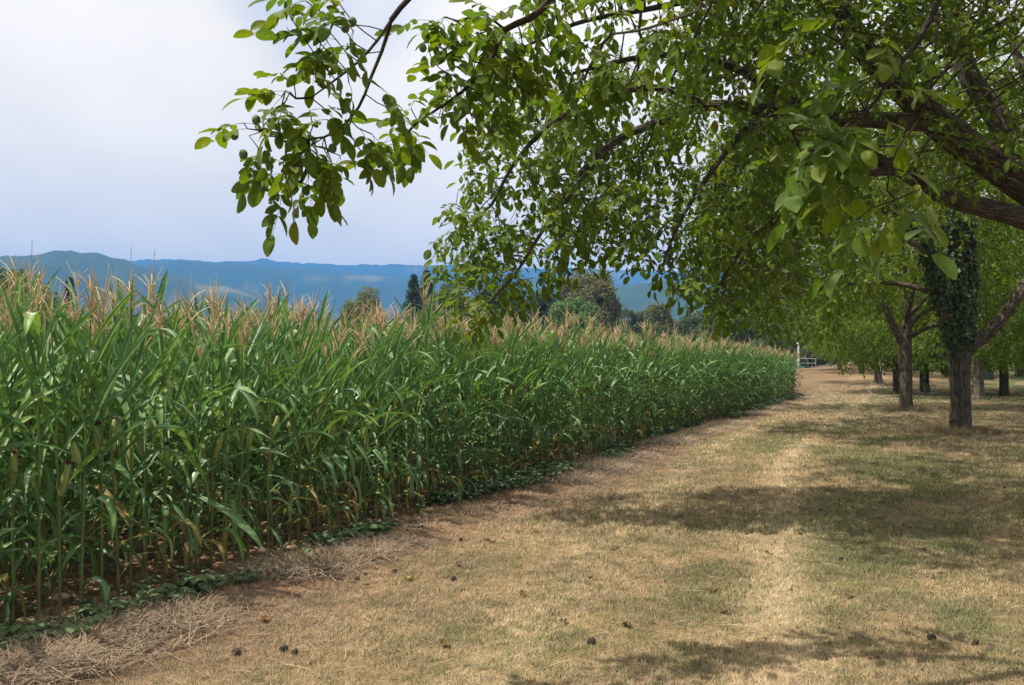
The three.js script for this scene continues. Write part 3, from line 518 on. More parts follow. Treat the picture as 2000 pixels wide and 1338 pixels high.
// orchard walnuts seen whole
function orchardTree({ X, Z, seed, limbs, crown, npts = 2200, low, label, bark = barkMat, dens = 2, ivy, turn }) {
  const R = rng(seed), base = grounded(X, Z), root = new THREE.Group();
  root.position.copy(base);
  const L = limbs.map(l => ({ ...l, pts: l.pts.map(([x, h, z]) => V(x, h, -z)) }));
  const pts = inEllipsoid(R, npts, V(crown[0], crown[1], -crown[2]), crown[3], crown[4], crown[3], 0.45, p => p.y > low(Math.hypot(p.x, p.z), p) && fbm(p.x * 0.8 + seed, p.y * 0.8 + p.z * 0.7, 2) > 0.38);
  const nodes = grow({ seed: seed + 1, limbs: L, points: pts, step: 0.26, reach: 2.6, kill: 0.3, droop: 0.10, rounds: 60 });
  const sites = woodParts(root, nodes, L, { bark, twig: twigMat, flare: true, seed: seed + 2, slim: 0.013 });
  const ms = [];
  for (const n of sites) for (let q = 0; q < dens + (R() < 0.5 ? 1 : 0); q++) ms.push(leafMatrix(R, n, 0.95 + R() * 0.4).premultiply(new THREE.Matrix4().makeTranslation((R() - 0.5) * 0.24, (R() - 0.5) * 0.24, (R() - 0.5) * 0.24)));
  foliage(root, ms, R, walnutLeavesFar);
  if (ivy) {                                                  // ivy climbing the limbs
    const gb = new GB(), s = 0.06; const a = [gb.v(0, 0, 0, 0.5, 0), gb.v(-s * 0.7, 0.01, s * 0.35, 0, 0.4), gb.v(-s * 0.35, 0.012, s * 0.9, 0.2, 0.8), gb.v(0, 0, s * 1.3, 0.5, 1), gb.v(s * 0.35, 0.012, s * 0.9, 0.8, 0.8), gb.v(s * 0.7, 0.01, s * 0.35, 1, 0.4)];
    gb.t(a[0], a[1], a[2]); gb.t(a[0], a[2], a[3]); gb.t(a[0], a[3], a[4]); gb.t(a[0], a[4], a[5]);
    const list = []; for (const n of nodes) if (n.limb >= 1 && ivy.includes(n.limb) && n.parent && n.p.y > 1.95 && n.p.y < 5.8 && vnoise(n.p.y * 3, n.limb * 9) > 0.12) for (let q = 0; q < 190; q++) {
      const d = V(R() - 0.5, R() - 0.5, R() - 0.5).normalize(), p = n.p.clone().lerp(n.parent.p, R()).addScaledVector(d, n.r * 0.9 + 0.04 + R() * R() * 0.26); const nn = d.clone().add(V(0, 0.3, 0)).normalize(), x = V(0, 0, 0).crossVectors(V(R() - 0.5, -1, R() - 0.5), nn).normalize(), z = V(0, 0, 0).crossVectors(x, nn);
      const k = 0.7 + R() * 0.8; list.push(new THREE.Matrix4().makeBasis(x, nn, z).scale(V(k, k, k)).setPosition(p.x, p.y, p.z)); }
    const im = new THREE.InstancedMesh(gb.build(), leafSkin({ color: lin(0.055, 0.10, 0.032), transmission: 0.25, clearcoat: 0.4, clearcoatRoughness: 0.35 }), list.length); list.forEach((m, k) => im.setMatrixAt(k, m)); im.name = 'ivy'; im.userData.kind = 'stuff'; root.add(im);
  }
  if (turn) root.rotation.y = turn;
  if (label) top(root, 'walnut_tree', label, 'walnut tree', 'walnut trees of the orchard'); else shade(root);
  return root;
}
const T2 = onGround(1874, 848), T3 = onGround(1768, 803);
const t2 = orchardTree({
  X: T2.X, Z: T2.Z, seed: 71, label: 'walnut tree with ivy-clad limbs forking low above a stout furrowed trunk', crown: [0, 5.4, 0, 6.6, 4.0], npts: 2700, low: (d, p) => p.x < -3.1 ? 1.95 + 0.5 * vnoise(p.x * 2, p.z * 2) : p.z > -0.5 ? 4.9 : 3.5, dens: 2, ivy: [1, 2, 3],
  limbs: [
    { pts: [[0, 0, 0], [0.02, 0.8, 0], [0.0, 1.5, 0], [0.03, 2.15, 0]], r: [0.195, 0.195], show: true, trunk: true, bare: true },
    { pts: [[0, 2.0, 0], [-0.22, 2.6, 0], [-0.45, 3.3, 0], [-0.75, 4.2, -0.1], [-1.25, 4.9, -0.3], [-2.2, 5.4, -0.6]], from: 0, r: [0.19, 0.08], show: true },
    { pts: [[0.03, 2.1, 0], [0.1, 2.9, 0], [0.1, 3.8, 0.1], [0.0, 5.0, 0.3], [0.1, 6.5, 0.5]], from: 0, r: [0.22, 0.10], show: true },
    { pts: [[0.05, 2.05, 0], [0.22, 2.9, 0.2], [0.4, 3.7, 0.3], [0.5, 4.9, 0.6], [0.9, 6.6, 1.2]], from: 0, r: [0.17, 0.08], show: true },
    { pts: [[0.05, 2.0, 0], [0.55, 2.35, -0.1], [1.05, 2.95, -0.2], [1.5, 3.6, -0.2], [2.3, 4.5, -0.3], [3.4, 5.2, -0.4]], from: 0, r: [0.17, 0.07], show: true },
    { pts: [[-0.45, 3.3, 0], [-1.2, 3.6, 0.6], [-2.4, 3.6, 0.9], [-3.8, 3.3, 1.0], [-5.0, 2.9, 0.8]], from: 1, r: [0.07, 0.02] },
    { pts: [[-0.75, 4.2, -0.1], [-1.8, 4.4, -1.2], [-3.2, 4.0, -2.0], [-4.4, 3.3, -2.4]], from: 1, r: [0.07, 0.02] },
  ],
});
const t3 = orchardTree({
  X: T3.X, Z: T3.Z, seed: 83, label: 'slender walnut tree with upswept grey limbs standing beyond the ivy-clad walnut', crown: [0, 5.6, 0, 6.2, 4.0], npts: 1900, low: (d, p) => p.z > -0.5 ? 4.7 : d > 3.5 ? 2.2 : 3.6, dens: 2,
  limbs: [
    { pts: [[0, 0, 0], [0.02, 1.0, 0], [0.0, 1.8, 0], [0.02, 2.5, 0]], r: [0.20, 0.18], show: true, trunk: true, bare: true },
    { pts: [[0, 2.2, 0], [-0.25, 2.7, 0], [-0.5, 3.2, 0], [-0.8, 3.8, 0], [-1.4, 4.6, 0.2], [-2.3, 5.4, 0.5]], from: 0, r: [0.15, 0.06], show: true },
    { pts: [[0.02, 2.5, 0], [0.06, 3.2, 0], [0.12, 4.2, 0.1], [0.0, 5.4, 0.2], [0.1, 7, 0.2]], from: 0, r: [0.15, 0.06], show: true },
    { pts: [[0.05, 2.5, 0], [0.6, 2.85, -0.1], [1.3, 3.1, -0.2], [2.6, 3.8, -0.3]], from: 0, r: [0.10, 0.04], show: true },
    { pts: [[0.05, 2.75, 0], [0.6, 3.3, 0.3], [1.3, 3.7, 0.5], [2.4, 4.8, 0.8]], from: 2, r: [0.09, 0.04], show: true },
    { pts: [[0.06, 3.2, 0], [0.5, 3.9, -0.5], [0.9, 4.7, -0.9], [1.4, 6.2, -1.4]], from: 2, r: [0.09, 0.04], show: true },
    { pts: [[0.0, 3.0, 0], [-0.1, 3.9, -0.8], [-0.4, 4.6, -1.8], [-0.6, 5.4, -3]], from: 2, r: [0.09, 0.04], show: true },
  ],
});
// trees farther back in the orchard, copies of three builds
const plain = seed => orchardTree({
  X: 0, Z: 5, seed, crown: [0, 4.7, 0, 5.6, 3.9], npts: 1500, low: d => 1.9 - 0.12 * d, dens: 2,
  limbs: [
    { pts: [[0, 0, 0], [0.03, 0.8, 0], [0, 1.6, 0], [0, 2.0, 0]], r: [0.26, 0.22], show: true, trunk: true, bare: true },
    ...[0, 1, 2, 3].map(k => { const a = k * 1.6 + seed, c = Math.cos(a), s = Math.sin(a); return { pts: [[0, 1.9, 0], [c * 0.5, 2.6, s * 0.5], [c * 1.2, 3.8, s * 1.2], [c * 2.0, 5.4, s * 2.0]], from: 0, r: [0.14, 0.05], show: true }; }),
  ],
});
const plainTrees = [plain(101), plain(113), plain(127)];
const orchard = [
  [1714, 749, 0, 0.95, 0.6, 'walnut tree with a thick dark trunk, second beyond the slender walnut along the path'],
  [1752, 769, 1, 0.80, 2.1, 'walnut tree whose slim trunk stands just behind the slender walnut'],
  [1806, 768, 2, 0.92, 4.0, 'walnut tree with a short dark trunk between the slender and the ivy-clad walnut'],
  [1908, 779, 0, 1.00, 5.1, 'walnut tree with a pale grey trunk beside the ivy-clad walnut'],
  [1960, 773, 1, 0.85, 0.9, 'walnut tree with a low dark crown beyond the pale-trunked walnut'],
  [1683, 729, 2, 0.80, 3.0, 'small walnut tree at the far end of the orchard beside the path'],
  [1846, 737, 0, 0.95, 3.3, 'walnut tree deep in the shade of the orchard, its thin trunk over green grass'],
  [2060, 765, 1, 1.0, 1.9, 'walnut tree at the orchard side, its crown hanging behind the ivy-clad walnut'],
  [1990, 735, 2, 1.05, 5.6, 'walnut tree far back in the orchard, near the pale lane'],
  [1790, 724, 1, 1.05, 4.4, 'walnut tree in the last orchard row, half hidden behind other crowns'],
  [1900, 722, 2, 1.1, 2.5, 'tall walnut tree in the last orchard row beyond the pale-trunked walnut'],
  [1640, 722, 1, 0.9, 1.2, 'walnut tree at the far bend of the path beyond the maize'],
  [2120, 800, 0, 1.05, 2.2, 'walnut tree standing outside the view beside the pale-trunked walnut'],
];
orchard.forEach(([px, py, k, sc, turn, label], n) => {
  const g = onGround(px, py), o = plainTrees[k].clone(); o.position.copy(grounded(g.X, g.Z)); o.scale.setScalar(sc); o.rotation.y = turn;
  if (n === 3) o.traverse(m => { if (m.name === 'trunk') m.material = paleBarkMat; });  // one trunk takes the paler bark tint
  top(o, 'walnut_tree', label, 'walnut tree', 'walnut trees of the orchard');
});

// ---------------------------------------------------------------- trees beyond the field
const tuftGeo = (() => { const R = rng(4), gb = new GB(); for (let k = 0; k < 9; k++) { const b = V(R() - 0.5, R() - 0.5, R() - 0.5).multiplyScalar(0.5), d = V(R() - 0.5, R() - 0.5, R() - 0.5).normalize(); leaflet(gb, b, d, V(R() - 0.5, 1, R() - 0.5).normalize(), 0.20, 0.13, 0.1, 2); } return gb.build(); })();
const farLeaf = leafSkin({ color: lin(1, 1, 1), transmission: 0.3, roughness: 0.97 });
function farTree(name, label, cat, px, yTop, wpx, Z, tone, { trunkH = 3, lobes = 9, seed = 1, n = 3600, skirt = 0.6, group = 'trees beyond the maize field' } = {}) {
  const R = rng(seed * 53 + 1), X = (px - 1000) * Z / F, g0 = land(X, Z, false), hTop = EYE + (HOR - yTop + 7) * Z / F, H = hTop - g0, w = wpx * 1.15 * Z / F / 2, root = new THREE.Group(); root.position.set(X, g0, -Z);
  const C = new THREE.Color(), mats = [], cy = (H + trunkH * 0.6) / 2, ry = (H - trunkH * 0.6) / 2;
  const ls = Array.from({ length: lobes }, (_, k) => { const a = k * 2.4 + R(), e = -skirt + (skirt + 0.9) * (k + 0.5) / lobes, c = Math.sqrt(1 - Math.min(0.96, e * e)); return [Math.cos(a) * w * 0.55 * c, cy + e * ry * 0.62, Math.sin(a) * w * 0.55 * c, w * (0.38 + R() * 0.16), ry * (0.30 + R() * 0.12)]; });
  const gb = new GB();
  tube(gb, [V(0, -0.2, 0), V(0.1, H * 0.25, 0), V(0, H * 0.5, 0.1), V(0, H * 0.8, 0)], [0.35, 0.28, 0.18, 0.06], 8, { wob: 0.1, seed, vscale: 0.6 }); part('trunk', gb.build(), barkMat, root);
  const lb = new GB(); for (const [x, y, z, r] of ls) tube(lb, [V(0, Math.max(1, y * 0.55), 0), V(x * 0.5, y * 0.8, z * 0.5), V(x, y, z)], [0.12, 0.08, 0.03], 5); part('branches', lb.build(), twigMat, root, 'stuff');
  while (mats.length < n) {
    const [x, y, z, r, q] = ls[(R() * lobes) | 0], d = V(R() - 0.5, R() - 0.5, R() - 0.5).normalize(), f = Math.pow(R(), 0.35), p = V(x + d.x * r * f, y + d.y * q * f, z + d.z * r * f);
    if (fbm(p.x * 0.7 + seed * 3, p.y * 0.7 + p.z * 0.6, 2) < 0.34) continue;
    const k = (0.9 + R() * 0.9) * w / 4.2; mats.push([new THREE.Matrix4().makeRotationFromEuler(new THREE.Euler(R() * 6, R() * 6, R() * 6)).scale(V(k, k, k)).setPosition(p.x, p.y, p.z), 0.75 + R() * 0.5]);
  }
  const im = new THREE.InstancedMesh(tuftGeo, farLeaf, n); mats.forEach(([m, k], q) => { im.setMatrixAt(q, m); im.setColorAt(q, C.setRGB(tone[0] * k, tone[1] * k, tone[2] * k)); }); im.name = 'crown'; im.userData.kind = 'stuff'; root.add(im);
  return top(root, name, label, cat, group);
}
function conifer(label, px, yTop, wpx, Z, seed) {
  const R = rng(seed), X = (px - 1000) * Z / F, g0 = land(X, Z, false), H = EYE + (HOR - yTop) * Z / F - g0, w = wpx * Z / F / 2, root = new THREE.Group(); root.position.set(X, g0, -Z);
  const gb = new GB(); tube(gb, [V(0, -0.2, 0), V(0, H * 0.5, 0), V(0, H * 0.98, 0)], [0.3, 0.16, 0.02], 8); part('trunk', gb.build(), barkMat, root);
  const list = [], C = new THREE.Color(); for (let k = 0; k < 2400; k++) { const t = Math.pow(R(), 0.8) * 0.98, y = H * (0.12 + 0.88 * t), a = R() * 6.28, ring = 0.75 + 0.25 * Math.sin(y * 5 + a), rr = (w * (1 - t) * ring + 0.15) * Math.sqrt(R()); const s = 0.55 + R() * 0.5; list.push(new THREE.Matrix4().makeRotationFromEuler(new THREE.Euler(R() * 6, R() * 6, R() * 6)).scale(V(s, s * 0.8, s)).setPosition(Math.cos(a) * rr, y - rr * 0.25, Math.sin(a) * rr)); }
  const im = new THREE.InstancedMesh(tuftGeo, farLeaf, list.length); list.forEach((m, k) => { im.setMatrixAt(k, m); const v = 0.7 + R() * 0.5; im.setColorAt(k, C.setRGB(0.04 * v, 0.08 * v, 0.038 * v)); }); im.name = 'crown'; im.userData.kind = 'stuff'; root.add(im);
  top(root, 'spruce_tree', label, 'spruce tree', 'trees beyond the maize field');
}
conifer('dark spruce, shorter of the pair beyond the maize', 808, 533, 170, 118, 61);
conifer('dark spruce, taller of the pair beyond the maize', 833, 524, 190, 122, 62);
conifer('small dark spruce alone among the tassels before the hills', 135, 538, 110, 120, 63);
const olive = [0.17, 0.165, 0.05], mid = [0.095, 0.15, 0.042], dark = [0.07, 0.115, 0.034], fresh = [0.12, 0.21, 0.045];
farTree('broadleaf_tree', 'tall rounded olive-brown tree, highest of the clump beyond the maize', 'tree', 1150, 519, 122, 112, olive, { seed: 2, lobes: 11, n: 5200 });
farTree('broadleaf_tree', 'light green rounded tree in front of the tall olive-brown one', 'tree', 1122, 574, 98, 98, fresh, { seed: 3, lobes: 8, n: 3600 });
farTree('broadleaf_tree', 'dark green tree beside the spruces beyond the maize', 'tree', 872, 541, 92, 112, mid, { seed: 4 });
farTree('broadleaf_tree', 'dark green tree next to the tall olive-brown one, partly behind hanging walnut leaves', 'tree', 1045, 562, 110, 106, dark, { seed: 5 });
farTree('broadleaf_tree', 'broad dark tree in the middle of the clump behind the hanging walnut spray', 'tree', 955, 556, 120, 110, dark, { seed: 6 });
farTree('broadleaf_tree', 'low spreading olive tree beyond the clump, below the wooded slope', 'tree', 1276, 589, 90, 108, [0.13, 0.15, 0.05], { seed: 7 });
farTree('broadleaf_tree', 'small round dark bushy tree between the clump and the low olive tree', 'tree', 1228, 601, 62, 106, dark, { seed: 8, lobes: 7, n: 2400 });
farTree('broadleaf_tree', 'light yellow-green tree just showing above the tassels', 'tree', 706, 557, 84, 116, [0.16, 0.21, 0.055], { seed: 9 });
farTree('broadleaf_tree', 'broad green tree at the far corner of the maize under the hills', 'tree', 10, 522, 190, 100, [0.10, 0.155, 0.045], { seed: 10 });
farTree('broadleaf_tree', 'dark hedgerow tree behind the far maize tassels', 'tree', 1375, 604, 100, 100, dark, { seed: 11 });
farTree('broadleaf_tree', 'dense dark tree at the far corner of the maize beyond the tassels', 'tree', 1450, 600, 110, 98, dark, { seed: 12 });
farTree('broadleaf_tree', 'dark tree closing the view behind the white post', 'tree', 1535, 580, 130, 112, dark, { seed: 13, trunkH: 1 });
farTree('broadleaf_tree', 'tall dark tree behind the far bend of the path', 'tree', 1630, 540, 150, 128, mid, { seed: 14, trunkH: 1 });
farTree('broadleaf_tree', 'tall leafy tree closing the orchard beyond the slender walnut', 'tree', 1750, 500, 190, 140, mid, { seed: 15, trunkH: 1, n: 4200 });
farTree('broadleaf_tree', 'tall leafy tree closing the orchard beyond the ivy-clad walnut', 'tree', 1880, 500, 190, 140, dark, { seed: 16, trunkH: 1, n: 4200 });
farTree('broadleaf_tree', 'tall leafy tree closing the orchard beside the pale lane', 'tree', 2010, 490, 190, 138, mid, { seed: 17, trunkH: 1, n: 4200 });

for (const [px, yt, w, Z, tone, label] of [[1577, 676, 56, 95, dark, 'low dark bush behind the grey railing'], [1500, 655, 80, 92, dark, 'dark bush showing over the last maize plants'], [1545, 650, 90, 100, dark, 'dark bush right behind the white post'], [1592, 655, 90, 108, fresh, 'light green bush at the end of the path'], [1640, 650, 100, 112, mid, 'green bush beside the far bend of the path'], [1700, 640, 110, 118, fresh, 'light green bush beyond the thick-trunked walnut'], [1775, 640, 120, 122, mid, 'green bush in the gap behind the slender walnut'], [1850, 640, 120, 122, dark, 'dark bush behind the shaded orchard trunks'], [1930, 635, 120, 126, mid, 'green bush behind the pale lane'], [2000, 630, 120, 126, dark, 'dark bush at the end of the pale lane']])
  farTree('hedge_bush', label, 'bush', px, yt, w, Z, tone, { trunkH: 0.2, skirt: 1, seed: px, n: 2400, group: 'bushes closing the orchard' });

// ---------------------------------------------------------------- grass, straw, weeds, clods
function scatter(name, label, cat, geo_, mat, places, tint) {
  const im = new THREE.InstancedMesh(geo_, mat, places.length), C = new THREE.Color(), M = new THREE.Matrix4(), Q = new THREE.Quaternion(), E = new THREE.Euler();
  places.forEach((p, k) => { E.set(p.rx || 0, p.turn, p.rz || 0); im.setMatrixAt(k, M.compose(V(p.X, p.h, -p.Z), Q.setFromEuler(E), V(p.s, p.sy ?? p.s, p.s))); const c = tint(p); im.setColorAt(k, C.setRGB(...c)); });
  top(im, name, label, cat, null, 'stuff');
}
const bladeTuft = (seed, n, len, lean, wid, spread) => { const R = rng(seed), gb = new GB(); for (let k = 0; k < n; k++) { const a = R() * 6.28, b = R() * 6.28, l = len * (0.5 + R()), th = lean * (0.5 + R()), x0 = Math.cos(b) * spread * Math.sqrt(R()), z0 = Math.sin(b) * spread * Math.sqrt(R()), w = wid * (0.6 + R() * 0.8), tx = -Math.sin(a) * w, tz = Math.cos(a) * w; const pt = (t, q) => { const r = l * Math.sin(q) * t, y = l * Math.cos(q) * t; return [x0 + Math.cos(a) * r, y - 0.004, z0 + Math.sin(a) * r]; }; const p0 = pt(0, th), p1 = pt(0.55, th), p2 = pt(1, Math.min(1.5, th * 1.15 + 0.12)); const A = gb.v(p0[0] - tx, p0[1], p0[2] - tz), B = gb.v(p0[0] + tx, p0[1], p0[2] + tz), Cc = gb.v(p1[0] - tx * 0.8, p1[1], p1[2] - tz * 0.8), D = gb.v(p1[0] + tx * 0.8, p1[1], p1[2] + tz * 0.8), T = gb.v(...p2); gb.q(A, B, D, Cc); gb.t(Cc, D, T); } return gb.build(); };
const bladeMat = leafSkin({ transmission: 0.25, roughness: 1 });
const surface = (X, Z) => land(X, Z, false) - hay(X, Z) + 0.002;
{
  const R = rng(88), straw = [], green = [], long = [], bits = [];
  const bands = [[2.8, 6, 2200, 0.75], [6, 9, 1400, 0.9], [9, 14, 640, 1.2], [14, 22, 280, 1.7], [22, 34, 100, 2.5], [34, 56, 30, 3.8]];
  for (const [a, b, dens, sc] of bands) {
    const x0 = -0.62 * b - 1, x1 = 0.62 * b + 1, n = (b - a) * (x1 - x0) * dens;
    for (let k = 0; k < n; k++) {
      const Z = lerp(a, b, R()), X = lerp(x0, x1, R()), s = side(X, Z), q = R();
      if (Math.abs(X) > 0.6 * Z + 0.5 || s < 0.1) continue;
      const bare = fbm(X * 1.7 + 9, Z * 1.7, 3); if (bare < 0.44 && q < 0.62) continue;
      const c = groundColor(X, Z), g = clamp((c[1] / c[0] - 0.66) / 0.3), p = { X, Z, h: surface(X, Z), turn: R() * 6.28, s: sc * (0.7 + R() * 0.7), c, k: 0.55 + R() * 0.95 };
      p.sy = Math.min(p.s, 1.7) * (0.6 + R() * 0.6);
      if (Math.abs(s - 3.2 - 0.13 * Math.max(0, 15 - Z)) > 0.3 * R() && R() < 0.06 + 0.5 * g && (s > 1.2 || R() < 0.15)) green.push(p); else straw.push(p);
    }
  }
  for (let k = 0; k < 5200; k++) {                             // raked hay along the maize and round the trunks
    const Z = 3.5 + 38 * Math.pow(R(), 1.7), al = Z, s = 0.62 + (R() + R() - 1) * 0.5, X = 0.43 * (Z - 13) + s / ROWZ; if (vnoise(al * 0.9, 5) < 0.35) continue;
    long.push({ X, Z, h: surface(X, Z) + 0.03 * R(), turn: R() * 6.28, s: (0.8 + R() * 0.9) * (1 + Z * 0.03), sy: 0.5 + R() * 0.7, c: groundColor(X, Z), k: 0.7 + R() * 0.7 });
  }
  for (const [t, n] of [[T2, 420], [T3, 260]]) for (let k = 0; k < n; k++) { const a = R() * 6.28, r = 0.28 + 0.75 * R() * R(), X = t.X + Math.cos(a) * r * 1.4, Z = t.Z + Math.sin(a) * r; long.push({ X, Z, h: surface(X, Z) + 0.08 * Math.exp(-r * 3), turn: R() * 6.28, s: 1.5 + R(), sy: 1.2 + R() * 1.2, c: [0.20, 0.145, 0.075], k: 0.7 + R() * 0.7 }); }
  for (let k = 0; k < 1500; k++) { const Z = 3.2 + 13 * Math.pow(R(), 1.4), X = (R() - 0.5) * 1.25 * Z; if (side(X, Z) < 0.2) continue; bits.push({ X, Z, h: surface(X, Z) + 0.015, turn: R() * 6.28, rz: (R() - 0.5) * 0.25, s: 0.5 + R() * 1.1, c: [0.42, 0.33, 0.20], k: 0.7 + R() * 0.6 }); }
  const tint = f => p => p.c.map((x, q) => x * p.k * f[q]);
  scatter('dry_grass', 'short matted dry straw-coloured grass of the mown path', 'grass', bladeTuft(1, 17, 0.036, 0.85, 0.0014, 0.06), bladeMat, straw, tint([1.3, 1.27, 1.25]));
  scatter('green_grass', 'short green grass growing through the dry mown path', 'grass', bladeTuft(2, 13, 0.042, 0.6, 0.0015, 0.05), bladeMat, green, p => { const k = p.k; return [0.15 * k, 0.165 * k, 0.05 * k]; });
  scatter('hay_litter', 'raked brown hay lying along the maize edge and round the trunks', 'hay', bladeTuft(3, 22, 0.13, 1.15, 0.0016, 0.08), bladeMat, long, tint([1.12, 1.16, 1.1]));
  const sb = new GB(); tube(sb, [V(-0.06, 0, 0), V(0, 0.006, 0.004), V(0.06, 0.002, 0)], [0.0016, 0.0018, 0.0012], 4);
  const crumbs = []; for (let k = 0; k < 3800; k++) { const Z = 3.2 + 24 * Math.pow(R(), 1.5), X = (R() - 0.5) * 1.25 * Z; if (side(X, Z) < 0.2 || vnoise(X * 0.8 + 3, Z * 0.8) < 0.3) continue; crumbs.push({ X, Z, h: surface(X, Z) + 0.006, turn: R() * 6.28, rx: R() * 2, rz: R() * 2, s: (0.35 + R() * R() * 1.2) * (1 + Z * 0.02), k: 0.6 + R() * 0.9 }); }
  const cg = new GB(); { const a = [cg.v(-0.016, 0, -0.004), cg.v(0.002, 0.005, -0.011), cg.v(0.017, 0.002, 0), cg.v(0.004, 0.006, 0.010), cg.v(-0.010, 0.003, 0.008)]; cg.t(a[0], a[1], a[4]); cg.t(a[1], a[3], a[4]); cg.t(a[1], a[2], a[3]); }
  scatter('leaf_crumbs', 'brown crumbs of dead leaf scattered over the mown path', 'leaf litter', cg.build(), bladeMat, crumbs, p => [0.13 * p.k, 0.075 * p.k, 0.042 * p.k]);
  scatter('straw_bits', 'pale loose straw stalks scattered on the mown path', 'straw', sb.build(), bladeMat, bits, tint([1, 1, 1]));
  console.log('grass', straw.length, green.length, long.length);
}
{
  const R = rng(99), weeds = [], clods = [], gb = new GB();
  for (let k = 0; k < 12; k++) { const a = R() * 6.28, r = 0.02 + R() * 0.07, b = V(Math.cos(a) * r, 0.03 + R() * 0.07, Math.sin(a) * r), d = V(Math.cos(a), 0.1 - R() * 0.5, Math.sin(a)).normalize(); leaflet(gb, b, d, V(0, 1, 0), 0.035 + R() * 0.03, 0.03 + R() * 0.018, 0.2, 3); tube(gb, [V(0, 0, 0), b], [0.0015, 0.001], 3, { cap: false }); }
  for (let k = 0; k < 2600; k++) { const Z = 3.5 + 40 * Math.pow(R(), 1.8), s = 0.18 + (R() + R() - 1) * 0.42, X = 0.43 * (Z - 13) + s / ROWZ, n = vnoise(Z * 0.8 + 3, s * 2 + 5); if (n < 0.5) continue; weeds.push({ X, Z, h: surface(X, Z), turn: R() * 6.28, s: (0.6 + R() * 0.9) * (1 + Z * 0.012), k: 0.7 + R() * 0.7 }); }
  for (let k = 0; k < 420; k++) { const Z = 4.5 + 9 * R(), s = -R() * 4, X = 0.43 * (Z - 13) + s / ROWZ; weeds.push({ X, Z, h: surface(X, Z), turn: R() * 6.28, s: 0.5 + R() * 0.5, k: 0.7 + R() * 0.7 }); }
  scatter('weeds', 'low broad-leaved green weeds along the foot of the maize', 'weeds', gb.build(), leafSkin({ transmission: 0.3, clearcoat: 0.3, clearcoatRoughness: 0.5 }), weeds, p => [0.07 * p.k, 0.13 * p.k, 0.03 * p.k]);
  const c = new THREE.IcosahedronGeometry(0.03, 1), pa = c.attributes.position; for (let k = 0; k < pa.count; k++) { const f = 0.7 + 0.6 * vnoise(pa.getX(k) * 60 + 9, pa.getY(k) * 60 + pa.getZ(k) * 40); pa.setXYZ(k, pa.getX(k) * f, pa.getY(k) * f * 0.7, pa.getZ(k) * f); } c.computeVertexNormals();
  for (let k = 0; k < 9000; k++) { const Z = 3.8 + 14 * Math.pow(R(), 1.3), s = 0.15 - Math.pow(R(), 1.2) * 6, X = 0.43 * (Z - 13) + s / ROWZ; clods.push({ X, Z, h: surface(X, Z), turn: R() * 6.28, rx: R() * 3, s: 0.35 + R() * R() * 1.9, k: 0.6 + R() * 0.8, w: R() < 0.05 }); }
  scatter('soil_clods', 'brown crumbly soil clods and stones between the maize stalks', 'soil', c, new THREE.MeshStandardMaterial({ roughness: 1 }), clods, p => p.w ? [0.42 * p.k, 0.36 * p.k, 0.27 * p.k] : [0.20 * p.k, 0.122 * p.k, 0.068 * p.k]);
}

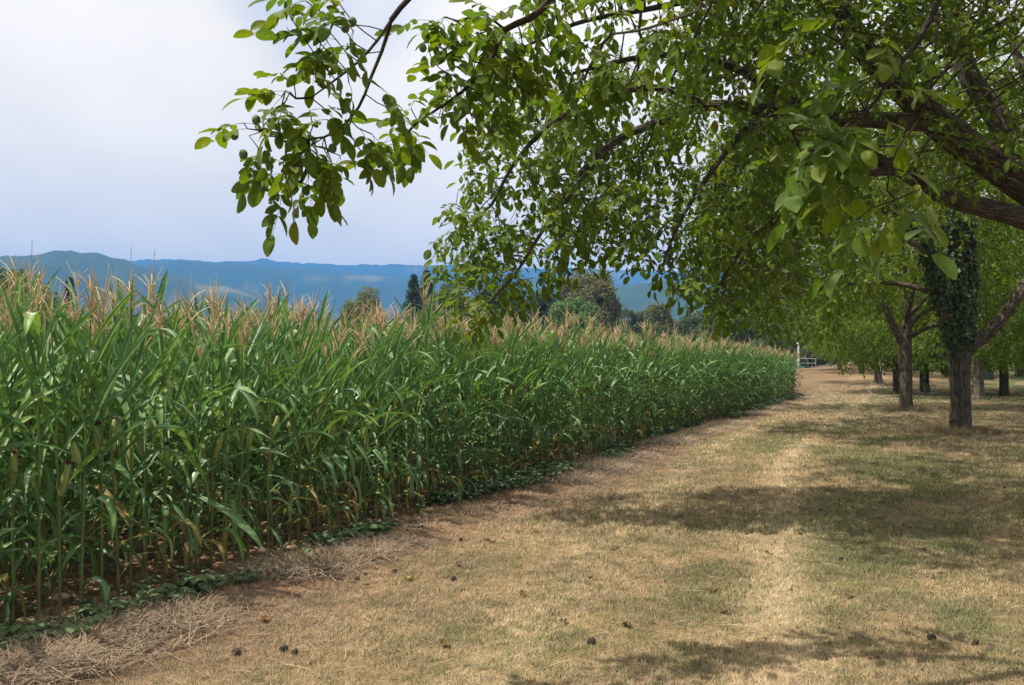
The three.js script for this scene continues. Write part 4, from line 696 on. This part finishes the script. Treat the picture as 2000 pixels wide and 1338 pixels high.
// ---------------------------------------------------------------- single things on the ground
{
  const R = rng(123);
  const huskGeo = seed => { const g = new THREE.SphereGeometry(0.0175, 18, 12), p = g.attributes.position, r = rng(seed), o = r() * 50; for (let k = 0; k < p.count; k++) { const x = p.getX(k), y = p.getY(k), z = p.getZ(k), f = 0.8 + 0.4 * fbm(x * 95 + o, y * 95 + z * 75 + o, 3) * 1.3 - (x > 0.012 ? 0.12 : 0); p.setXYZ(k, x * f * 1.12, y * f * 0.85, z * f); } g.computeVertexNormals(); return g; };
  const husks = [1, 2, 3, 4].map(huskGeo), huskM = [lin(0.022, 0.014, 0.012), lin(0.04, 0.022, 0.014)].map(c => new THREE.MeshStandardMaterial({ color: c, roughness: 0.85 }));
  const H = [[463, 1221], [465, 1277], [557, 1272], [578, 1278], [887, 1136], [901, 1056], [930, 1023], [715, 1127], [772, 1119], [699, 1134], [1048, 1017], [1155, 948], [1762, 1030], [1640, 1095], [1815, 1252], [1900, 1260], [1870, 925], [1960, 955], [1155, 1256], [1600, 1000]];
  H.forEach(([x, y], k) => { const g = onGround(x, y), m = new THREE.Mesh(husks[k % 4], huskM[k % 2]); m.position.set(g.X, g.h + 0.017, -g.Z); m.rotation.set(R() * 3, R() * 6, R()); m.scale.setScalar(1 + R() * 0.4); top(m, 'walnut_husk', 'small blackened walnut husk lying on the mown grass', 'walnut husk', 'blackened walnut husks on the path'); });
  { const g = onGround(801, 1133), m = new THREE.Mesh(husks[1], new THREE.MeshStandardMaterial({ color: lin(0.26, 0.24, 0.05), roughness: 0.7 })); m.position.set(g.X, g.h + 0.024, -g.Z); m.scale.setScalar(1.05); top(m, 'walnut', 'yellow-green walnut lying among the blackened husks', 'walnut'); }
  const dead = seed => { const r = rng(seed), gb = new GB(), rows = [], N = 7, M = 4; for (let k = 0; k <= N; k++) { const t = k / N, w = 0.036 * Math.pow(Math.sin(Math.PI * (t * 0.94 + 0.03)), 0.7), row = []; for (let m = 0; m <= M; m++) { const f = m / M * 2 - 1; row.push(gb.v((t - 0.5) * 0.11, 0.006 + 0.014 * f * f * (0.5 + t) + 0.014 * Math.sin(t * 5 + seed) + 0.006 * (r() - 0.5), f * w * (1 - 0.25 * t), m / M, t)); } rows.push(row); if (k) for (let m = 0; m < M; m++) gb.q(rows[k - 1][m], rows[k - 1][m + 1], row[m + 1], row[m]); } return gb.build(); };
  const deads = [1, 2, 3, 4].map(dead), deadM = [lin(0.20, 0.085, 0.035), lin(0.26, 0.13, 0.06), lin(0.15, 0.07, 0.04)].map(c => leafSkin({ color: c, transmission: 0.15, map: walnutTex }));
  const D = [[521, 1214], [870, 1262], [897, 1107], [1020, 1165], [1176, 1043], [1152, 1132], [1198, 1075], [1223, 1223], [1068, 979], [1390, 1157], [1775, 1034], [1326, 1012], [1560, 1045], [1410, 1197], [1655, 1170], [1840, 1125], [1905, 1010], [1720, 985], [1500, 1085], [1100, 1215], [1805, 1077], [1700, 1290], [960, 1060], [1290, 930]];
  D.forEach(([x, y], k) => { const g = onGround(x, y), m = new THREE.Mesh(deads[k % 4], deadM[k % 3]); m.position.set(g.X, g.h + 0.012, -g.Z); m.rotation.set((R() - 0.5) * 0.35, R() * 6.28, (R() - 0.5) * 0.35); m.scale.setScalar(0.6 + R() * 0.4); top(m, 'fallen_leaf', 'curled rust-brown dead walnut leaf on the mown grass', 'fallen leaf', 'rust-brown fallen leaves on the path'); });
  // a maize leaf lying at the field's edge
  { const r = rng(31), g = maizeLeaf(r, { y0: 0, az: 0, L: 0.6, w: 0.09, th0: 1.5, bend: 0.08, roll: 1.0, wave: 0.008 }), o = onGround(470, 1143), m = new THREE.Mesh(g, maizeLeafMats[1]); m.position.set(o.X, o.h + 0.02, -o.Z); m.rotation.y = 0.5; top(m, 'maize_leaf', 'broken-off blue-green maize leaf lying on the weeds at the field edge', 'maize leaf'); }
  // dead branches on the orchard grass
  const deadwood = new THREE.MeshStandardMaterial({ color: lin(0.40, 0.36, 0.30), roughness: 0.9 });
  const branch = (px, py, L, up, seed, label) => { const r = rng(seed), o = onGround(px, py), gb = new GB(), go = (p, d, len, rad, dep) => { const P = [p.clone()], q = p.clone(), e = d.clone(); for (let k = 0; k < 5; k++) { e.add(V(r() - 0.5, (r() - 0.45) * 0.5, r() - 0.5).multiplyScalar(0.5)).normalize(); q.addScaledVector(e, len / 5); q.y = Math.max(q.y, rad); P.push(q.clone()); if (dep && k > 0 && r() < 0.65) go(q.clone(), e.clone().add(V(r() - 0.5, r() * 0.8, r() - 0.5)).normalize(), len * 0.5, rad * 0.6, dep - 1); } tube(gb, P, P.map((_, k) => rad * (1 - k * 0.15)), 6); }; go(V(0, 0.03, 0), V(-1, up, 0.2).normalize(), L, 0.035, 2); const m = new THREE.Mesh(gb.build(), deadwood); m.position.set(o.X, o.h, -o.Z); top(m, 'fallen_branch', label, 'fallen branch', 'dead branches in the orchard'); };
  branch(1748, 771, 1.5, 1.0, 3, 'bleached forked dead branch sticking up before the slim trunk'); branch(1825, 771, 1.3, 0.1, 4, 'bleached dead branch lying before the short dark trunk'); branch(1850, 772, 1.2, 0.25, 6, 'bleached dead branch between the short dark trunk and the ivy-clad walnut'); branch(1732, 777, 0.7, 0.02, 5, 'stubby bleached branch piece lying beside the forked dead branch');
}
// the post at the bend, the rail behind it, the box and the lane in the orchard
{
  const g = onGround(1560, 722), white = new THREE.MeshStandardMaterial({ color: lin(0.72, 0.74, 0.74), roughness: 0.5 }), yellow = new THREE.MeshStandardMaterial({ color: lin(0.62, 0.36, 0.04), roughness: 0.5 }), grey = new THREE.MeshStandardMaterial({ color: lin(0.42, 0.46, 0.5), roughness: 0.5 });
  const post = new THREE.Group(); post.position.set(g.X, g.h, -g.Z); const h = 50 * g.Z / F, r = 2.2 * g.Z / F;
  const pole = new THREE.CylinderGeometry(r * 0.9, r, h, 14); pole.translate(0, h / 2, 0); part('pole', pole, white, post);
  const cap = new THREE.CylinderGeometry(r * 1.7, r * 1.7, r * 1.6, 14); cap.translate(0, h + r * 0.7, 0); part('cap', cap, white, post);
  const band = new THREE.CylinderGeometry(r * 1.12, r * 1.12, r * 2.2, 14); band.translate(0, h * 0.6, 0); part('band', band, yellow, post);
  top(post, 'marker_post', 'white marker post with a yellow band at the far end of the maize', 'post');
  const rail = new THREE.Group(), L = 3.6; rail.position.set(g.X + 0.2, g.h, -g.Z - 1.2);
  for (const x of [-L / 2, 0, L / 2]) { const p = new THREE.CylinderGeometry(0.035, 0.035, 1.1, 8); p.translate(x, 0.55, 0); part('upright', p, grey, rail); }
  for (const y of [0.6, 1.05]) { const p = new THREE.CylinderGeometry(0.025, 0.025, L, 8); p.rotateZ(Math.PI / 2); p.translate(0, y, 0); part('rail', p, grey, rail); }
  top(rail, 'metal_railing', 'low grey metal railing behind the white marker post', 'railing');
  const b = onGround(1925, 741), box = new THREE.Group(), wd = new THREE.MeshStandardMaterial({ color: lin(0.06, 0.05, 0.04), roughness: 0.8 }), s = 24 * b.Z / F; box.position.set(b.X, b.h, -b.Z); box.rotation.y = 0.3;
  for (let k = 0; k < 3; k++) { const p = new THREE.BoxGeometry(s, s * 0.2, s * 0.7); p.translate(0, s * (0.12 + 0.215 * k), 0); part('plank', p, wd, box); } const lid = new THREE.BoxGeometry(s * 1.06, s * 0.06, s * 0.76); lid.translate(0, s * 0.69, 0); part('lid', lid, wd, box);
  top(box, 'wooden_crate', 'dark wooden crate on the grass beyond the pale-trunked walnut', 'crate');
  const gb = new GB(); let prev = null; for (let k = 0; k <= 24; k++) { const X = lerp(34, 95, k / 24), Z = 104 + k * 0.35, a = gb.v(X, land(X, Z, false) + 0.09, -Z, 0, 0), c = gb.v(X, land(X, Z + 3, false) + 0.09, -Z - 3, 0, 0); if (prev) gb.q(prev[0], a, c, prev[1]); prev = [a, c]; }
  structure(new THREE.Mesh(gb.build(), new THREE.MeshStandardMaterial({ color: lin(0.42, 0.39, 0.34), roughness: 1, side: THREE.DoubleSide })), 'lane');
}
renderer.render(scene, camera);
